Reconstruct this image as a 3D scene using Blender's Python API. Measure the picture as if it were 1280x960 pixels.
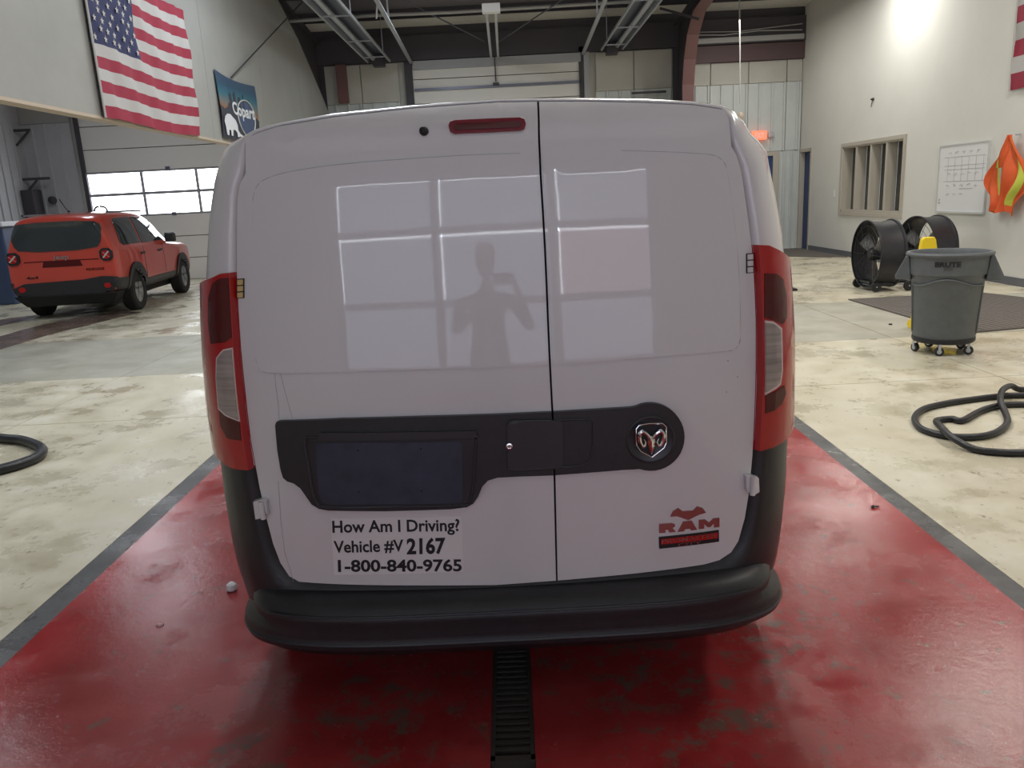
import bpy, bmesh, math, random
from mathutils import Vector as V, Matrix
from mathutils.bvhtree import BVHTree
random.seed(7)
SC = bpy.context.scene
for o in list(bpy.data.objects): bpy.data.objects.remove(o)
# ---------------- camera ----------------
FPX, YAW, PIT, ROL, H = 977.0, -.0039, .2345, -.0513, 1.57
Fw = V((math.sin(YAW)*math.cos(PIT), math.cos(YAW)*math.cos(PIT), -math.sin(PIT)))
_r = Fw.cross(V((0,0,1))).normalized(); _u = _r.cross(Fw)
Rt = _r*math.cos(ROL)+_u*math.sin(ROL); Up = _u*math.cos(ROL)-_r*math.sin(ROL)
CO = V((0,0,H))
cd = bpy.data.cameras.new('camera'); cam = bpy.data.objects.new('camera', cd); SC.collection.objects.link(cam)
cd.sensor_width = 36; cd.lens = FPX/1280*36; cd.clip_start = .02; cd.clip_end = 200
m = Matrix((Rt, Up, -Fw)).transposed().to_4x4(); m.translation = CO; cam.matrix_world = m
SC.camera = cam
# ---------------- world, light, exposure ----------------
w = bpy.data.worlds.new('world'); SC.world = w; w.use_nodes = True
w.node_tree.nodes['Background'].inputs[0].default_value = (.82,.9,1,1)
w.node_tree.nodes['Background'].inputs[1].default_value = 1.0
vs = SC.view_settings; vs.view_transform = 'Standard'; vs.look = 'None'; vs.gamma = 1; vs.use_curve_mapping = False
vs.exposure = 0.15
def area(name, loc, sx, sy, power, col=(1,.97,.92), rot=(0,0,0)):
    l = bpy.data.lights.new(name, 'AREA'); l.shape = 'RECTANGLE'; l.size = sx; l.size_y = sy; l.energy = power; l.color = col
    o = bpy.data.objects.new(name, l); o.location = loc; o.rotation_euler = rot; SC.collection.objects.link(o); return o
WARM, COOL = (1,.95,.87), (.86,.93,1)
LK = .50
for (x,y,p) in ((-1.1,5.9,190),(1.1,5.9,190),(-2.2,10.5,200),(2.2,10.5,200),(-1.2,16,80),(4.9,3.5,170),(5.8,8.6,200),(5.2,17,80),(-7.6,8,200),(-7.6,15,150),(-6,2.0,140)):
    area('roof_lamp_and_fill', (x,y,5.0 if y>14 else 5.4), .5, 2.2, p*LK, WARM if x>0 else COOL)
area('roof_lamp_and_fill', (0,-2.4,5.6), 9, 2.4, 40*LK, (.95,.96,1))  # broad fill light added behind the camera to brighten the van's rear
area('wall_lamp_light', (6.2,14.4,5.15), .5, .6, 66, (1,.97,.9))
# ---------------- projection helpers ----------------
def ray(x, y): return (Rt*((x-640)/FPX)+Up*((480-y)/FPX)+Fw)
def on(x, y, ax, v):
    d = ray(x,y); return CO+d*((v-CO[ax])/d[ax])
def fl(x, y, z=0): return on(x,y,2,z)
# ---------------- materials ----------------
M = {}
def mat(n, col, rough=.6, metal=0, coat=0, emit=0, alpha=None, trans=0, noise=0, nscale=8, bump=0, bscale=60, spec=.5, stretch=None, rn=0, ecol=None):
    m = bpy.data.materials.new(n); m.use_nodes = True; nt = m.node_tree; b = nt.nodes['Principled BSDF']; L = nt.links
    c = (*col, 1); b.inputs['Base Color'].default_value = c; b.inputs['Roughness'].default_value = rough; b.inputs['Metallic'].default_value = metal
    b.inputs['Coat Weight'].default_value = coat; b.inputs['Coat Roughness'].default_value = .03; b.inputs['Specular IOR Level'].default_value = spec
    b.inputs['Transmission Weight'].default_value = trans
    if alpha is not None: b.inputs['Alpha'].default_value = alpha
    if emit: b.inputs['Emission Color'].default_value = (*(ecol or col),1); b.inputs['Emission Strength'].default_value = emit
    if noise or bump or rn:
        tc = nt.nodes.new('ShaderNodeTexCoord'); mp = nt.nodes.new('ShaderNodeMapping'); L.new(tc.outputs['Object'], mp.inputs[0])
        if stretch: mp.inputs['Scale'].default_value = stretch
    if noise or rn:
        no = nt.nodes.new('ShaderNodeTexNoise'); no.inputs['Scale'].default_value = nscale; no.inputs['Detail'].default_value = 8; no.inputs['Roughness'].default_value = .65
        L.new(mp.outputs[0], no.inputs['Vector'])
    if noise:
        r = nt.nodes.new('ShaderNodeValToRGB'); r.color_ramp.elements[0].position = .3; r.color_ramp.elements[1].position = .7
        r.color_ramp.elements[0].color = (*[v*(1-noise) for v in col],1); r.color_ramp.elements[1].color = (*[min(1,v*(1+noise)) for v in col],1)
        L.new(no.outputs['Fac'], r.inputs[0]); L.new(r.outputs[0], b.inputs['Base Color'])
    if rn:
        mr = nt.nodes.new('ShaderNodeMapRange'); mr.inputs[1].default_value = .35; mr.inputs[2].default_value = .65
        mr.inputs[3].default_value = max(0.02,rough-rn); mr.inputs[4].default_value = rough+rn
        L.new(no.outputs['Fac'], mr.inputs[0]); L.new(mr.outputs[0], b.inputs['Roughness'])
    if bump:
        n2 = nt.nodes.new('ShaderNodeTexNoise'); n2.inputs['Scale'].default_value = bscale; n2.inputs['Detail'].default_value = 5
        L.new(mp.outputs[0], n2.inputs['Vector'])
        bp = nt.nodes.new('ShaderNodeBump'); bp.inputs['Strength'].default_value = bump; bp.inputs['Distance'].default_value = .01
        L.new(n2.outputs['Fac'], bp.inputs['Height']); L.new(bp.outputs[0], b.inputs['Normal'])
    M[n] = m; return m
def floor_mat(n, base, dark, light, rough, rvar, scale, specks=(.16,.14,.11), bump=.15, wetlo=.4, wethi=.6, speckt=.70):
    m = bpy.data.materials.new(n); m.use_nodes = True; nt = m.node_tree; b = nt.nodes['Principled BSDF']; L = nt.links; N = nt.nodes.new
    tc = N('ShaderNodeTexCoord'); mp = N('ShaderNodeMapping'); geo = N('ShaderNodeNewGeometry'); L.new(geo.outputs['Position'], mp.inputs[0])
    def noise(s, d=8, r=.6, sc=None):
        k = N('ShaderNodeTexNoise'); k.inputs['Scale'].default_value = s; k.inputs['Detail'].default_value = d; k.inputs['Roughness'].default_value = r
        if sc:
            q = N('ShaderNodeMapping'); q.inputs['Scale'].default_value = sc; L.new(geo.outputs['Position'], q.inputs[0]); L.new(q.outputs[0], k.inputs['Vector'])
        else: L.new(mp.outputs[0], k.inputs['Vector'])
        return k.outputs['Fac']
    def ramp(src, stops):
        r = N('ShaderNodeValToRGB'); e = r.color_ramp.elements
        e[0].position, e[0].color = stops[0][0], (*stops[0][1],1); e[1].position, e[1].color = stops[-1][0], (*stops[-1][1],1)
        for p, c in stops[1:-1]: x = e.new(p); x.color = (*c,1)
        L.new(src, r.inputs[0]); return r.outputs[0]
    c1 = ramp(noise(scale), [(.3,dark),(.5,base),(.7,light)])
    sp = ramp(noise(14, 10, .75, (1,.55,1)), [(speckt-.03,(0,0,0)),(speckt+.04,(1,1,1))])
    mx = N('ShaderNodeMix'); mx.data_type = 'RGBA'; L.new(sp, mx.inputs['Factor']); L.new(c1, mx.inputs['A']); mx.inputs['B'].default_value = (*specks,1)
    st = ramp(noise(1.1, 6, .7, (1,.4,1)), [(.35,(.86,.84,.80)),(.6,(1,1,1))])
    mu = N('ShaderNodeMix'); mu.data_type = 'RGBA'; mu.blend_type = 'MULTIPLY'; mu.inputs['Factor'].default_value = 1
    L.new(mx.outputs['Result'], mu.inputs['A']); L.new(st, mu.inputs['B']); L.new(mu.outputs['Result'], b.inputs['Base Color'])
    wn = noise(1.6, 7, .7); mr = N('ShaderNodeMapRange'); mr.inputs[1].default_value = wetlo; mr.inputs[2].default_value = wethi
    mr.inputs[3].default_value = max(.04,rough-rvar); mr.inputs[4].default_value = rough+rvar; L.new(wn, mr.inputs[0]); L.new(mr.outputs[0], b.inputs['Roughness'])
    bp = N('ShaderNodeBump'); bp.inputs['Strength'].default_value = bump; bp.inputs['Distance'].default_value = .01; L.new(noise(26, 8, .7), bp.inputs['Height']); L.new(bp.outputs[0], b.inputs['Normal'])
    M[n] = m; return m
floor_mat('concrete', (.60,.56,.435), (.49,.445,.32), (.66,.63,.53), .42, .28, 3.2, bump=.14, specks=(.30,.26,.19), speckt=.61)
floor_mat('concrete_grey', (.42,.41,.345), (.37,.36,.30), (.46,.45,.39), .5, .14, 3.0, speckt=.72, bump=.08)
floor_mat('red_paint', (.345,.034,.038), (.28,.024,.027), (.40,.052,.056), .17, .12, 3.5, specks=(.46,.20,.18), bump=.15, speckt=.67, wetlo=.46, wethi=.58)
def wear_and_shade(mn, centres, col):
    nt = M[mn].node_tree; N = nt.nodes.new; L = nt.links; b = nt.nodes['Principled BSDF']; src = b.inputs['Base Color'].links[0].from_socket
    geo = N('ShaderNodeNewGeometry'); k = N('ShaderNodeTexNoise'); k.inputs['Scale'].default_value = 9; k.inputs['Detail'].default_value = 9; k.inputs['Roughness'].default_value = .72; L.new(geo.outputs['Position'],k.inputs['Vector']); tot = None
    for c,rad in centres:
        d = N('ShaderNodeVectorMath'); d.operation = 'DISTANCE'; L.new(geo.outputs['Position'],d.inputs[0]); d.inputs[1].default_value = c
        m = N('ShaderNodeMapRange'); L.new(d.outputs['Value'],m.inputs[0]); m.inputs[1].default_value = rad; m.inputs[2].default_value = 0; m.inputs[3].default_value = 0; m.inputs[4].default_value = .13
        if tot: a = N('ShaderNodeMath'); a.operation = 'MAXIMUM'; L.new(tot,a.inputs[0]); L.new(m.outputs[0],a.inputs[1]); tot = a.outputs[0]
        else: tot = m.outputs[0]
    a = N('ShaderNodeMath'); L.new(tot,a.inputs[0]); L.new(k.outputs['Fac'],a.inputs[1]); q = N('ShaderNodeMapRange'); q.inputs[1].default_value = .585; q.inputs[2].default_value = .70; L.new(a.outputs[0],q.inputs[0])
    mx = N('ShaderNodeMix'); mx.data_type = 'RGBA'; L.new(q.outputs[0],mx.inputs['Factor']); L.new(src,mx.inputs['A']); mx.inputs['B'].default_value = (*col,1); L.new(mx.outputs['Result'],b.inputs['Base Color'])
wear_and_shade('red_paint',[((.55,2.15,0),.55),((.35,2.45,0),.5),((.85,2.6,0),.45),((-.5,2.2,0),.5),((-.9,1.95,0),.3)],(.15,.085,.07))  # worn paint around the van, its colour darkened to stand for the van's shadow
floor_mat('black_paint', (.075,.075,.08), (.05,.05,.052), (.12,.12,.12), .32, .18, 4, specks=(.25,.24,.22), bump=.25, speckt=.70)
mat('dark_channel', (.02,.02,.02), .7)
mat('grate', (.12,.11,.10), .45, .6)
mat('white_wall', (.70,.70,.66), .65, noise=.03, nscale=1.5)
mat('insulation', (.50,.49,.45), .6, noise=.06, nscale=2, bump=.4, bscale=3)
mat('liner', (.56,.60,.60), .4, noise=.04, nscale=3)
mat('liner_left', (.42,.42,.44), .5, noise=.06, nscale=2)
mat('sheathing', (.33,.33,.31), .55, noise=.07, nscale=1.3, bump=.5, bscale=2.2)
mat('roof_light', (.68,.66,.62), .7, noise=.06)
mat('roof_dark', (.16,.15,.165), .8)
mat('steel_dark', (.055,.05,.06), .6)
mat('steel_red', (.17,.085,.085), .6)
mat('steel_maroon', (.10,.06,.065), .6)
mat('galv', (.50,.52,.56), .4, .5)
mat('galv_dark', (.13,.14,.18), .35, .4)
mat('pipe', (.42,.42,.42), .5)
mat('wood', (.50,.42,.33), .7)
mat('door_white', (.72,.71,.68), .5)
mat('dgap', (.06,.06,.065), .7)
mat('daylight_pane', (.9,.95,1), .3, emit=5.0, ecol=(.93,.97,1))
mat('frame_grey', (.36,.37,.40), .5)
mat('blue_door', (.02,.05,.16), .45)
mat('frame_beige', (.47,.44,.38), .5)
mat('glass_dark', (.05,.05,.045), .1, spec=.6)
mat('base_grey', (.13,.14,.16), .5)
mat('mat_dark', (.12,.105,.095), .9, noise=.3, nscale=30, bump=.6)
mat('mat_rib', (.16,.145,.13), .9)
mat('exit_red', (.9,.12,.06), .4, emit=1.2, ecol=(1,.2,.1))
mat('paper', (.78,.79,.80), .3)
mat('ink', (.38,.40,.43), .6)
mat('orange', (.68,.11,.025), .7, noise=.1, nscale=6)
mat('lime', (.55,.6,.08), .6)
mat('silver', (.55,.57,.56), .35)
mat('flag_red', (.30,.028,.055), .8)
mat('flag_white', (.46,.45,.44), .8)
mat('flag_blue', (.03,.035,.10), .8)
mat('van_white', (.74,.73,.75), .38, coat=1, noise=0)
mat('gasket', (.01,.01,.01), .6)
mat('plastic', (.024,.024,.028), .42, noise=.15, nscale=20, bump=.12, bscale=300)
mat('plastic_smooth', (.034,.035,.042), .35)
mat('plate_blue', (.035,.042,.07), .45, noise=.3, nscale=12)
mat('lens_red', (.46,.008,.010), .18, coat=.5)
mat('lens_dark', (.09,.003,.004), .2, coat=.3)
mat('lens_clear', (.42,.36,.34), .12, .3, coat=1, noise=.35, nscale=3, stretch=(1,1,25))
mat('lens_rim', (.75,.6,.58), .15, coat=1)
mat('amber', (.65,.5,.22), .5)
mat('brake_red', (.20,.008,.025), .35, coat=.2)
mat('chrome', (.85,.84,.84), .12, 1)
mat('sticker', (.82,.80,.81), .5)
mat('ink_black', (.012,.012,.016), .5)
mat('badge_red', (.55,.02,.02), .3, .3)
mat('badge_rose', (.42,.20,.20), .25, .8)
mat('tyre', (.015,.015,.016), .8)
mat('rim', (.42,.42,.44), .25, .9)
mat('under', (.012,.012,.012), .8)
mat('jeep_red', (.62,.07,.045), .3, coat=1)
mat('jeep_glass', (.03,.04,.045), .05, coat=1, spec=.8)
mat('can_grey', (.115,.128,.138), .55, noise=.10, nscale=14, bump=.25, bscale=120)
mat('can_inner', (.07,.075,.08), .7)
mat('fan_black', (.022,.023,.028), .4, noise=.2, nscale=10)
mat('fan_blade', (.16,.16,.155), .5)
mat('yellow', (.90,.66,.02), .4)
mat('rubber', (.016,.017,.02), .38, bump=.3, bscale=90)
mat('blue_bin', (.16,.22,.42), .5)
mat('bin_white', (.75,.77,.8), .5)
mat('blue_bright', (.12,.34,.75), .6)
mat('green', (.02,.10,.05), .5)
mat('skin', (.5,.3,.22), .6)
mat('cloth_dark', (.05,.055,.07), .9)
mat('cloth_hiviz', (.10,.10,.11), .9)
def banner_mat():
    m = bpy.data.materials.new('banner_sky'); m.use_nodes = True; nt = m.node_tree; b = nt.nodes['Principled BSDF']; b.inputs['Roughness'].default_value = .45
    g = nt.nodes.new('ShaderNodeNewGeometry'); s = nt.nodes.new('ShaderNodeSeparateXYZ'); nt.links.new(g.outputs['Position'], s.inputs[0])
    mr = nt.nodes.new('ShaderNodeMapRange'); mr.inputs[1].default_value = 2.55; mr.inputs[2].default_value = 3.5; nt.links.new(s.outputs[2], mr.inputs[0])
    r = nt.nodes.new('ShaderNodeValToRGB'); e = r.color_ramp.elements
    e[0].position, e[0].color = .0, (.035,.04,.06,1); e[1].position, e[1].color = 1, (.04,.07,.13,1)
    for p, c in ((.40,(.04,.045,.06,1)),(.47,(.34,.13,.05,1)),(.60,(.16,.17,.16,1)),(.72,(.03,.15,.21,1)),(.86,(.02,.07,.13,1))): x = e.new(p); x.color = c
    nt.links.new(mr.outputs[0], r.inputs[0]); nt.links.new(r.outputs[0], b.inputs['Base Color']); M['banner_sky'] = m
banner_mat()
# ---------------- mesh builder ----------------
def rootloc(p):
    l = V((0,0,0))
    while p: l += V(p.location); p = p.parent
    return l
class MB:
    def __init__(s): s.v = []; s.f = []
    def add(s, vs, fs):
        n = len(s.v); s.v += [V(p) for p in vs]; s.f += [tuple(i+n for i in f) for f in fs]; return s
    def box(s, x0,x1,y0,y1,z0,z1):
        return s.add([(x0,y0,z0),(x1,y0,z0),(x1,y1,z0),(x0,y1,z0),(x0,y0,z1),(x1,y0,z1),(x1,y1,z1),(x0,y1,z1)],
                     [(0,3,2,1),(4,5,6,7),(0,1,5,4),(1,2,6,5),(2,3,7,6),(3,0,4,7)])
    def bar(s, a, b, w, h=None, up=(0,0,1)):
        a, b = V(a), V(b); d = (b-a).normalized(); u = V(up)
        if abs(d.dot(u)) > .98: u = V((1,0,0))
        r = d.cross(u).normalized(); u = r.cross(d); h = h or w
        q = [r*w/2*i+u*h/2*j for i,j in ((-1,-1),(1,-1),(1,1),(-1,1))]
        return s.add([a+k for k in q]+[b+k for k in q], [(0,1,2,3),(7,6,5,4),(0,4,5,1),(1,5,6,2),(2,6,7,3),(3,7,4,0)])
    def tube(s, pts, r, n=10, closed=False, flat=1):
        pts = [V(p) for p in pts]; N = len(pts); base = len(s.v); rr = r if isinstance(r, (list,tuple)) else [r]*N; u = V((0,0,1))
        for i, p in enumerate(pts):
            d = (pts[min(i+1,N-1)]-pts[max(i-1,0)]).normalized()
            if abs(d.dot(u)) > .95: u = V((1,0,0))
            a = d.cross(u).normalized(); b = a.cross(d).normalized(); 
            for k in range(n):
                t = 2*math.pi*k/n; s.v.append(p+a*math.cos(t)*rr[i]+b*math.sin(t)*rr[i]*flat)
        for i in range(N-1):
            for k in range(n): s.f.append((base+i*n+k, base+i*n+(k+1)%n, base+(i+1)*n+(k+1)%n, base+(i+1)*n+k))
        s.f.append(tuple(base+k for k in range(n))[::-1]); s.f.append(tuple(base+(N-1)*n+k for k in range(n))); return s
    def lathe(s, prof, o=(0,0,0), axis=(0,0,1), n=24, cap=True):
        ax = V(axis).normalized(); t = V((1,0,0)) if abs(ax.x) < .9 else V((0,1,0)); a = ax.cross(t).normalized(); b = ax.cross(a); base = len(s.v); o = V(o)
        for r, h in prof:
            for k in range(n): q = 2*math.pi*k/n; s.v.append(o+ax*h+a*math.cos(q)*r+b*math.sin(q)*r)
        for i in range(len(prof)-1):
            for k in range(n): s.f.append((base+i*n+k, base+i*n+(k+1)%n, base+(i+1)*n+(k+1)%n, base+(i+1)*n+k))
        if cap:
            s.f.append(tuple(base+k for k in range(n))[::-1]); s.f.append(tuple(base+(len(prof)-1)*n+k for k in range(n)))
        return s
    def prism(s, poly, d):
        d = V(d); P = [V(p) for p in poly]; n = len(P)
        return s.add(P+[p+d for p in P], [tuple(range(n)), tuple(range(n,2*n))[::-1]]+[(i,(i+1)%n,(i+1)%n+n,i+n) for i in range(n)])
    def grid(s, rows):
        b = len(s.v); n = len(rows[0])
        for r in rows: s.v += [V(p) for p in r]
        for i in range(len(rows)-1):
            for k in range(n-1): s.f.append((b+i*n+k, b+i*n+k+1, b+(i+1)*n+k+1, b+(i+1)*n+k))
        return s
    def build(s, name, mt, parent=None, smooth=True, local=False, bevel=0, fix=True, sub=0):
        me = bpy.data.meshes.new(name); off = V((0,0,0)) if (local or not parent) else rootloc(parent)
        me.from_pydata([p-off for p in s.v], [], s.f)
        if fix:
            bm = bmesh.new(); bm.from_mesh(me); bmesh.ops.recalc_face_normals(bm, faces=bm.faces); bm.to_mesh(me); bm.free()
        me.materials.append(M[mt]); o = bpy.data.objects.new(name, me); SC.collection.objects.link(o)
        if smooth:
            for p in me.polygons: p.use_smooth = True
            try: me.set_sharp_from_angle(angle=math.radians(38))
            except Exception: pass
        if bevel:
            b = o.modifiers.new('bevel','BEVEL'); b.width = bevel; b.segments = 2; b.limit_method = 'ANGLE'
        if sub:
            b = o.modifiers.new('sub','SUBSURF'); b.levels = b.render_levels = sub
        if parent: o.parent = parent
        return o
def tag(o, label=None, cat=None, group=None, kind=None):
    for k, v in (('label',label),('category',cat),('group',group),('kind',kind)):
        if v: o[k] = v
    return o
def empty(name, loc, label=None, cat=None, group=None, rz=0, kind=None):
    o = bpy.data.objects.new(name, None); o.location = loc; o.rotation_euler = (0,0,rz); o.empty_display_size = .1; SC.collection.objects.link(o)
    return tag(o, label, cat, group, kind)
def copy_tree(o, parent=None):
    c = o.copy(); SC.collection.objects.link(c); c.parent = parent
    for ch in list(o.children): copy_tree(ch, c)
    return c
def box(name, mt, x0,x1,y0,y1,z0,z1, parent=None, kind=None, bevel=0, local=False):
    o = MB().box(x0,x1,y0,y1,z0,z1).build(name, mt, parent, smooth=False, bevel=bevel, local=local)
    return tag(o, kind=kind)
def cat_rom(P, n=6, closed=False):
    out = []; N = len(P); P = [V(p) for p in P]
    R = range(N) if closed else range(N-1)
    for i in R:
        p0 = P[(i-1)%N] if closed or i > 0 else P[i]; p1 = P[i]; p2 = P[(i+1)%N]; p3 = P[(i+2)%N] if closed or i+2 < N else p2
        for k in range(n):
            t = k/n; out.append(.5*((2*p1)+(p2-p0)*t+(2*p0-5*p1+4*p2-p3)*t*t+(3*p1-p0-3*p2+p3)*t**3))
    if not closed: out.append(P[-1])
    return out
def chaikin(P, it=2):
    P = [V(p) for p in P]
    for _ in range(it):
        Q = []
        for i in range(len(P)):
            a, b = P[i], P[(i+1)%len(P)]; Q += [a*.75+b*.25, a*.25+b*.75]
        P = Q
    return P
def fill2d(poly, step):
    """triangulated, grid-cut 2D polygon -> bmesh in the xy plane"""
    bm = bmesh.new(); vs_ = [bm.verts.new((p[0],p[1],0)) for p in poly]; f = bm.faces.new(vs_); bmesh.ops.triangulate(bm, faces=[f])
    for ax in (0,1):
        lo = min(p[ax] for p in poly); hi = max(p[ax] for p in poly); k = math.ceil(lo/step)
        while k*step < hi:
            co = [0,0,0]; co[ax] = k*step; no = [0,0,0]; no[ax] = 1
            bmesh.ops.bisect_plane(bm, geom=bm.verts[:]+bm.edges[:]+bm.faces[:], plane_co=co, plane_no=no, dist=1e-5); k += 1
    bmesh.ops.remove_doubles(bm, verts=bm.verts[:], dist=1e-5)
    return bm
def mapped(name, poly, fn, step, thick, mt, parent, smooth=True, bevel=0):
    """2D polygon -> surface panel; fn(u,v,depth) gives the 3D point (world)"""
    bm = fill2d(poly, step); edges = [e for e in bm.edges if len(e.link_faces) == 1]
    uv = {v: (v.co.x, v.co.y) for v in bm.verts}; fr = list(bm.verts)
    off = rootloc(parent) if parent else V((0,0,0)); bk = {}
    if thick:
        for e in edges:
            for v in e.verts:
                if v not in bk: bk[v] = bm.verts.new(v.co); 
        for e in edges:
            a, b = e.verts; 
            try: bm.faces.new((a,b,bk[b],bk[a]))
            except ValueError: pass
        for v, q in bk.items(): q.co = V(fn(*uv[v], thick))-off
    for v in fr: v.co = V(fn(*uv[v], 0))-off
    bmesh.ops.recalc_face_normals(bm, faces=bm.faces[:])
    me = bpy.data.meshes.new(name); bm.to_mesh(me); bm.free(); me.materials.append(M[mt])
    for p in me.polygons: p.use_smooth = smooth
    try: me.set_sharp_from_angle(angle=math.radians(35))
    except Exception: pass
    o = bpy.data.objects.new(name, me); SC.collection.objects.link(o)
    if parent: o.parent = parent
    if bevel:
        b = o.modifiers.new('bevel','BEVEL'); b.width = bevel; b.segments = 2; b.limit_method = 'ANGLE'; b.angle_limit = math.radians(40)
    return o
def textmesh(s, bold=0):
    c = bpy.data.curves.new('t','FONT'); c.body = s; c.offset = bold; c.resolution_u = 3
    o = bpy.data.objects.new('t', c); SC.collection.objects.link(o); bpy.context.view_layer.update()
    me = bpy.data.meshes.new_from_object(o.evaluated_get(bpy.context.evaluated_depsgraph_get())); 
    vs_ = [v.co.copy() for v in me.vertices]; fs = [tuple(p.vertices) for p in me.polygons]
    bpy.data.objects.remove(o); bpy.data.curves.remove(c); bpy.data.meshes.remove(me); return vs_, fs
CAP = .70
def text_fn(name, s, fn, mt, parent, bold=0):
    """fn(u 0..1 across, v in cap heights) -> 3D"""
    vs_, fs = textmesh(s, bold); x0 = min(v.x for v in vs_); x1 = max(v.x for v in vs_)
    mb = MB(); mb.add([fn((v.x-x0)/(x1-x0), v.y/CAP) for v in vs_], fs)
    return mb.build(name, mt, parent, smooth=False)
def sstep(a, b, t): t = max(0,min(1,(t-a)/(b-a))); return t*t*(3-2*t)

# =====================================================================
# SETTING
# =====================================================================
YB, XR, XL, XF = 19.5, 7.12, -4.0, -11.4
def roofz(y): return 5.3+.08*(YB-y)
flo = empty('floor', (0,0,0), kind='structure')
xs = [XF,-7.9,-3.98,-2.035]; ys = [-7,-2.5,1.2,6.0,7.75,10.3,14.6,YB]
g = .004
def slab(x0,x1,y0,y1,mt,p=None): return box('slab', mt, x0+g,x1-g,y0+g,y1-g,-.12,0, flo)
XRr = [1.925,3.82,XR]
for j in range(len(ys)-1):
    y0,y1 = ys[j],ys[j+1]; mt = 'concrete_grey' if abs(y0-7.75) < .01 else 'concrete'
    for i in range(3): slab(xs[i],xs[i+1],y0,y1,mt)
    for i in range(2): slab(XRr[i],XRr[i+1],y0,y1,mt)
    if y0 < 7: 
        for (a,b,mm) in ((-2.035,-1.92,'black_paint'),(-1.92,-.125,'red_paint'),(.005,1.83,'red_paint'),(1.83,1.925,'black_paint')):
            o = MB().box(a,b,y0+(.0 if j in(0,1,2) else g),y1,-.12,0).build('painted_slab', mm, flo, smooth=False)
    else: slab(-2.035,-.125,y0,y1,mt); slab(.005,1.925,y0,y1,mt)
box('subfloor','dark_channel',XF,XR,-7,YB,-.3,-.125,flo)
# drain grate
dr = empty('drain_grate', (-.06,3,-.02), 'dark slotted trench drain grate running under the white van', 'drain')
MB().box(-.124,-.112,1.93,7.7,-.03,.001).box(-.008,.004,1.93,7.7,-.03,.001).box(-.124,.004,1.925,1.95,-.03,.001).build('frame','grate',dr,smooth=False)
for k in range(70):
    y = 1.975+k*.030; MB().box(-.112,-.008,y,y+.014,-.028,-.001).build('bar','grate',dr,smooth=False)
# right wall with openings
wr = empty('wall_right', (0,0,0), kind='structure'); T = .35
WY0,WY1,WZ0,WZ1 = 14.42,17.0,.92,2.235
DY0,DY1,DZ = 18.78,19.44,2.28
mb = MB()
for (a,b,c,d) in ((-7,WY0,0,7.6),(WY0,WY1,0,WZ0),(WY0,WY1,WZ1,7.6),(WY1,DY0,0,7.6),(DY0,DY1,DZ,7.6),(DY1,YB+.3,0,7.6)): mb.box(XR,XR+T,a,b,c,d)
mb.build('wall_panel','white_wall',wr,smooth=False)
box('baseboard_right','base_grey',XR-.015,XR,-7,DY0-.03,0,.115,kind='structure')
# window_1
w1 = empty('window_1',(XR,15.7,0),kind='structure')
mb = MB(); fw = .07
for (a,b,c,d) in ((WY0-fw,WY1+fw,WZ1,WZ1+fw),(WY0-fw,WY1+fw,WZ0-fw,WZ0),(WY0-fw,WY0,WZ0,WZ1),(WY1,WY1+fw,WZ0,WZ1)): mb.box(XR-.03,XR+.02,a,b,c,d)
mb.build('window_frame','frame_beige',w1,smooth=False)
mb = MB()
for (a,b,c,d) in ((WY0,WY1,WZ1-.03,WZ1),(WY0,WY1,WZ0,WZ0+.04),(WY0,WY0+.03,WZ0,WZ1),(WY1-.03,WY1,WZ0,WZ1)): mb.box(XR-.01,XR+.22,a,b,c,d)
mb.build('window_lining','frame_beige',w1,smooth=False)
n = 4; pw = (WY1-WY0)/n
for k in range(1,n): box('mullion','frame_beige',XR-.012,XR+.19,WY0+k*pw-.035,WY0+k*pw+.035,WZ0+.04,WZ1-.03,w1,bevel=.004)
for k in range(n):
    a = WY0+k*pw+.035; b = a+pw-.07
    box('pane','glass_dark',XR+.19,XR+.20,a,b,WZ0+.04,WZ1-.03,w1)
# doorway right wall
box('trim_7','base_grey',XR,XR+.4,DY0-.1,DY1+.1,-.12,-.001,kind='structure')
d2 = empty('door_2',(XR,19.1,0),kind='structure')
MB().box(XR-.02,XR+.14,DY0-.05,DY0+.02,0,DZ+.05).box(XR-.02,XR+.14,DY1-.03,DY1+.04,0,DZ-.01).box(XR-.02,XR+.14,DY0,DY1+.04,DZ-.02,DZ+.05).build('door_frame','frame_beige',d2,smooth=False)
box('door_leaf','blue_door',XR+.09,XR+.13,DY0,DY1,0,DZ,d2)
# back wall: panels
wb = empty('wall_back',(0,YB,0),kind='structure')
box('backing','insulation',XF-.2,XR+.3,YB+.06,YB+.25,0,5.6,wb)
def ribbed(x0,x1,z0,z1,mt,step=.3):
    mb = MB(); prof = []; x = x0
    while x < x1-.01:
        xe = min(x+step,x1); prof += [(x,0),(xe-.07,0),(xe-.055,-.035),(xe-.015,-.035),(xe,0)]; x = xe
    rows = [[(a,YB+b,z) for a,b in prof] for z in (z0,z1)]
    mb.grid(rows); return mb.build('wall_sheet',mt,wb,smooth=False,fix=False)
def flatpan(x0,x1,z0,z1,mt='insulation'): return box('wall_sheet',mt,x0+.008,x1-.008,YB-.005,YB+.05,z0+.006,z1-.006,wb,bevel=.012)
x = 2.25
while x < XR-.05:
    xe = min(x+.9,XR); ribbed(x,xe-.01,0 if x < 4.8 else 2.33,3.88,'liner'); flatpan(x,xe,3.88,4.38 if x>4.4 else 4.75); x += .9
x = -2.35
while x > XL-.4:
    xe = x-.9; ribbed(xe,x-.01,0,3.88,'liner'); flatpan(xe,x,3.88,4.75); x -= .9
x = -4.3
while x > -5.9: ribbed(x-.9,x-.01,0,3.8,'liner_left'); flatpan(x-.9,x,3.8,4.8,'sheathing'); x -= .9
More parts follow.
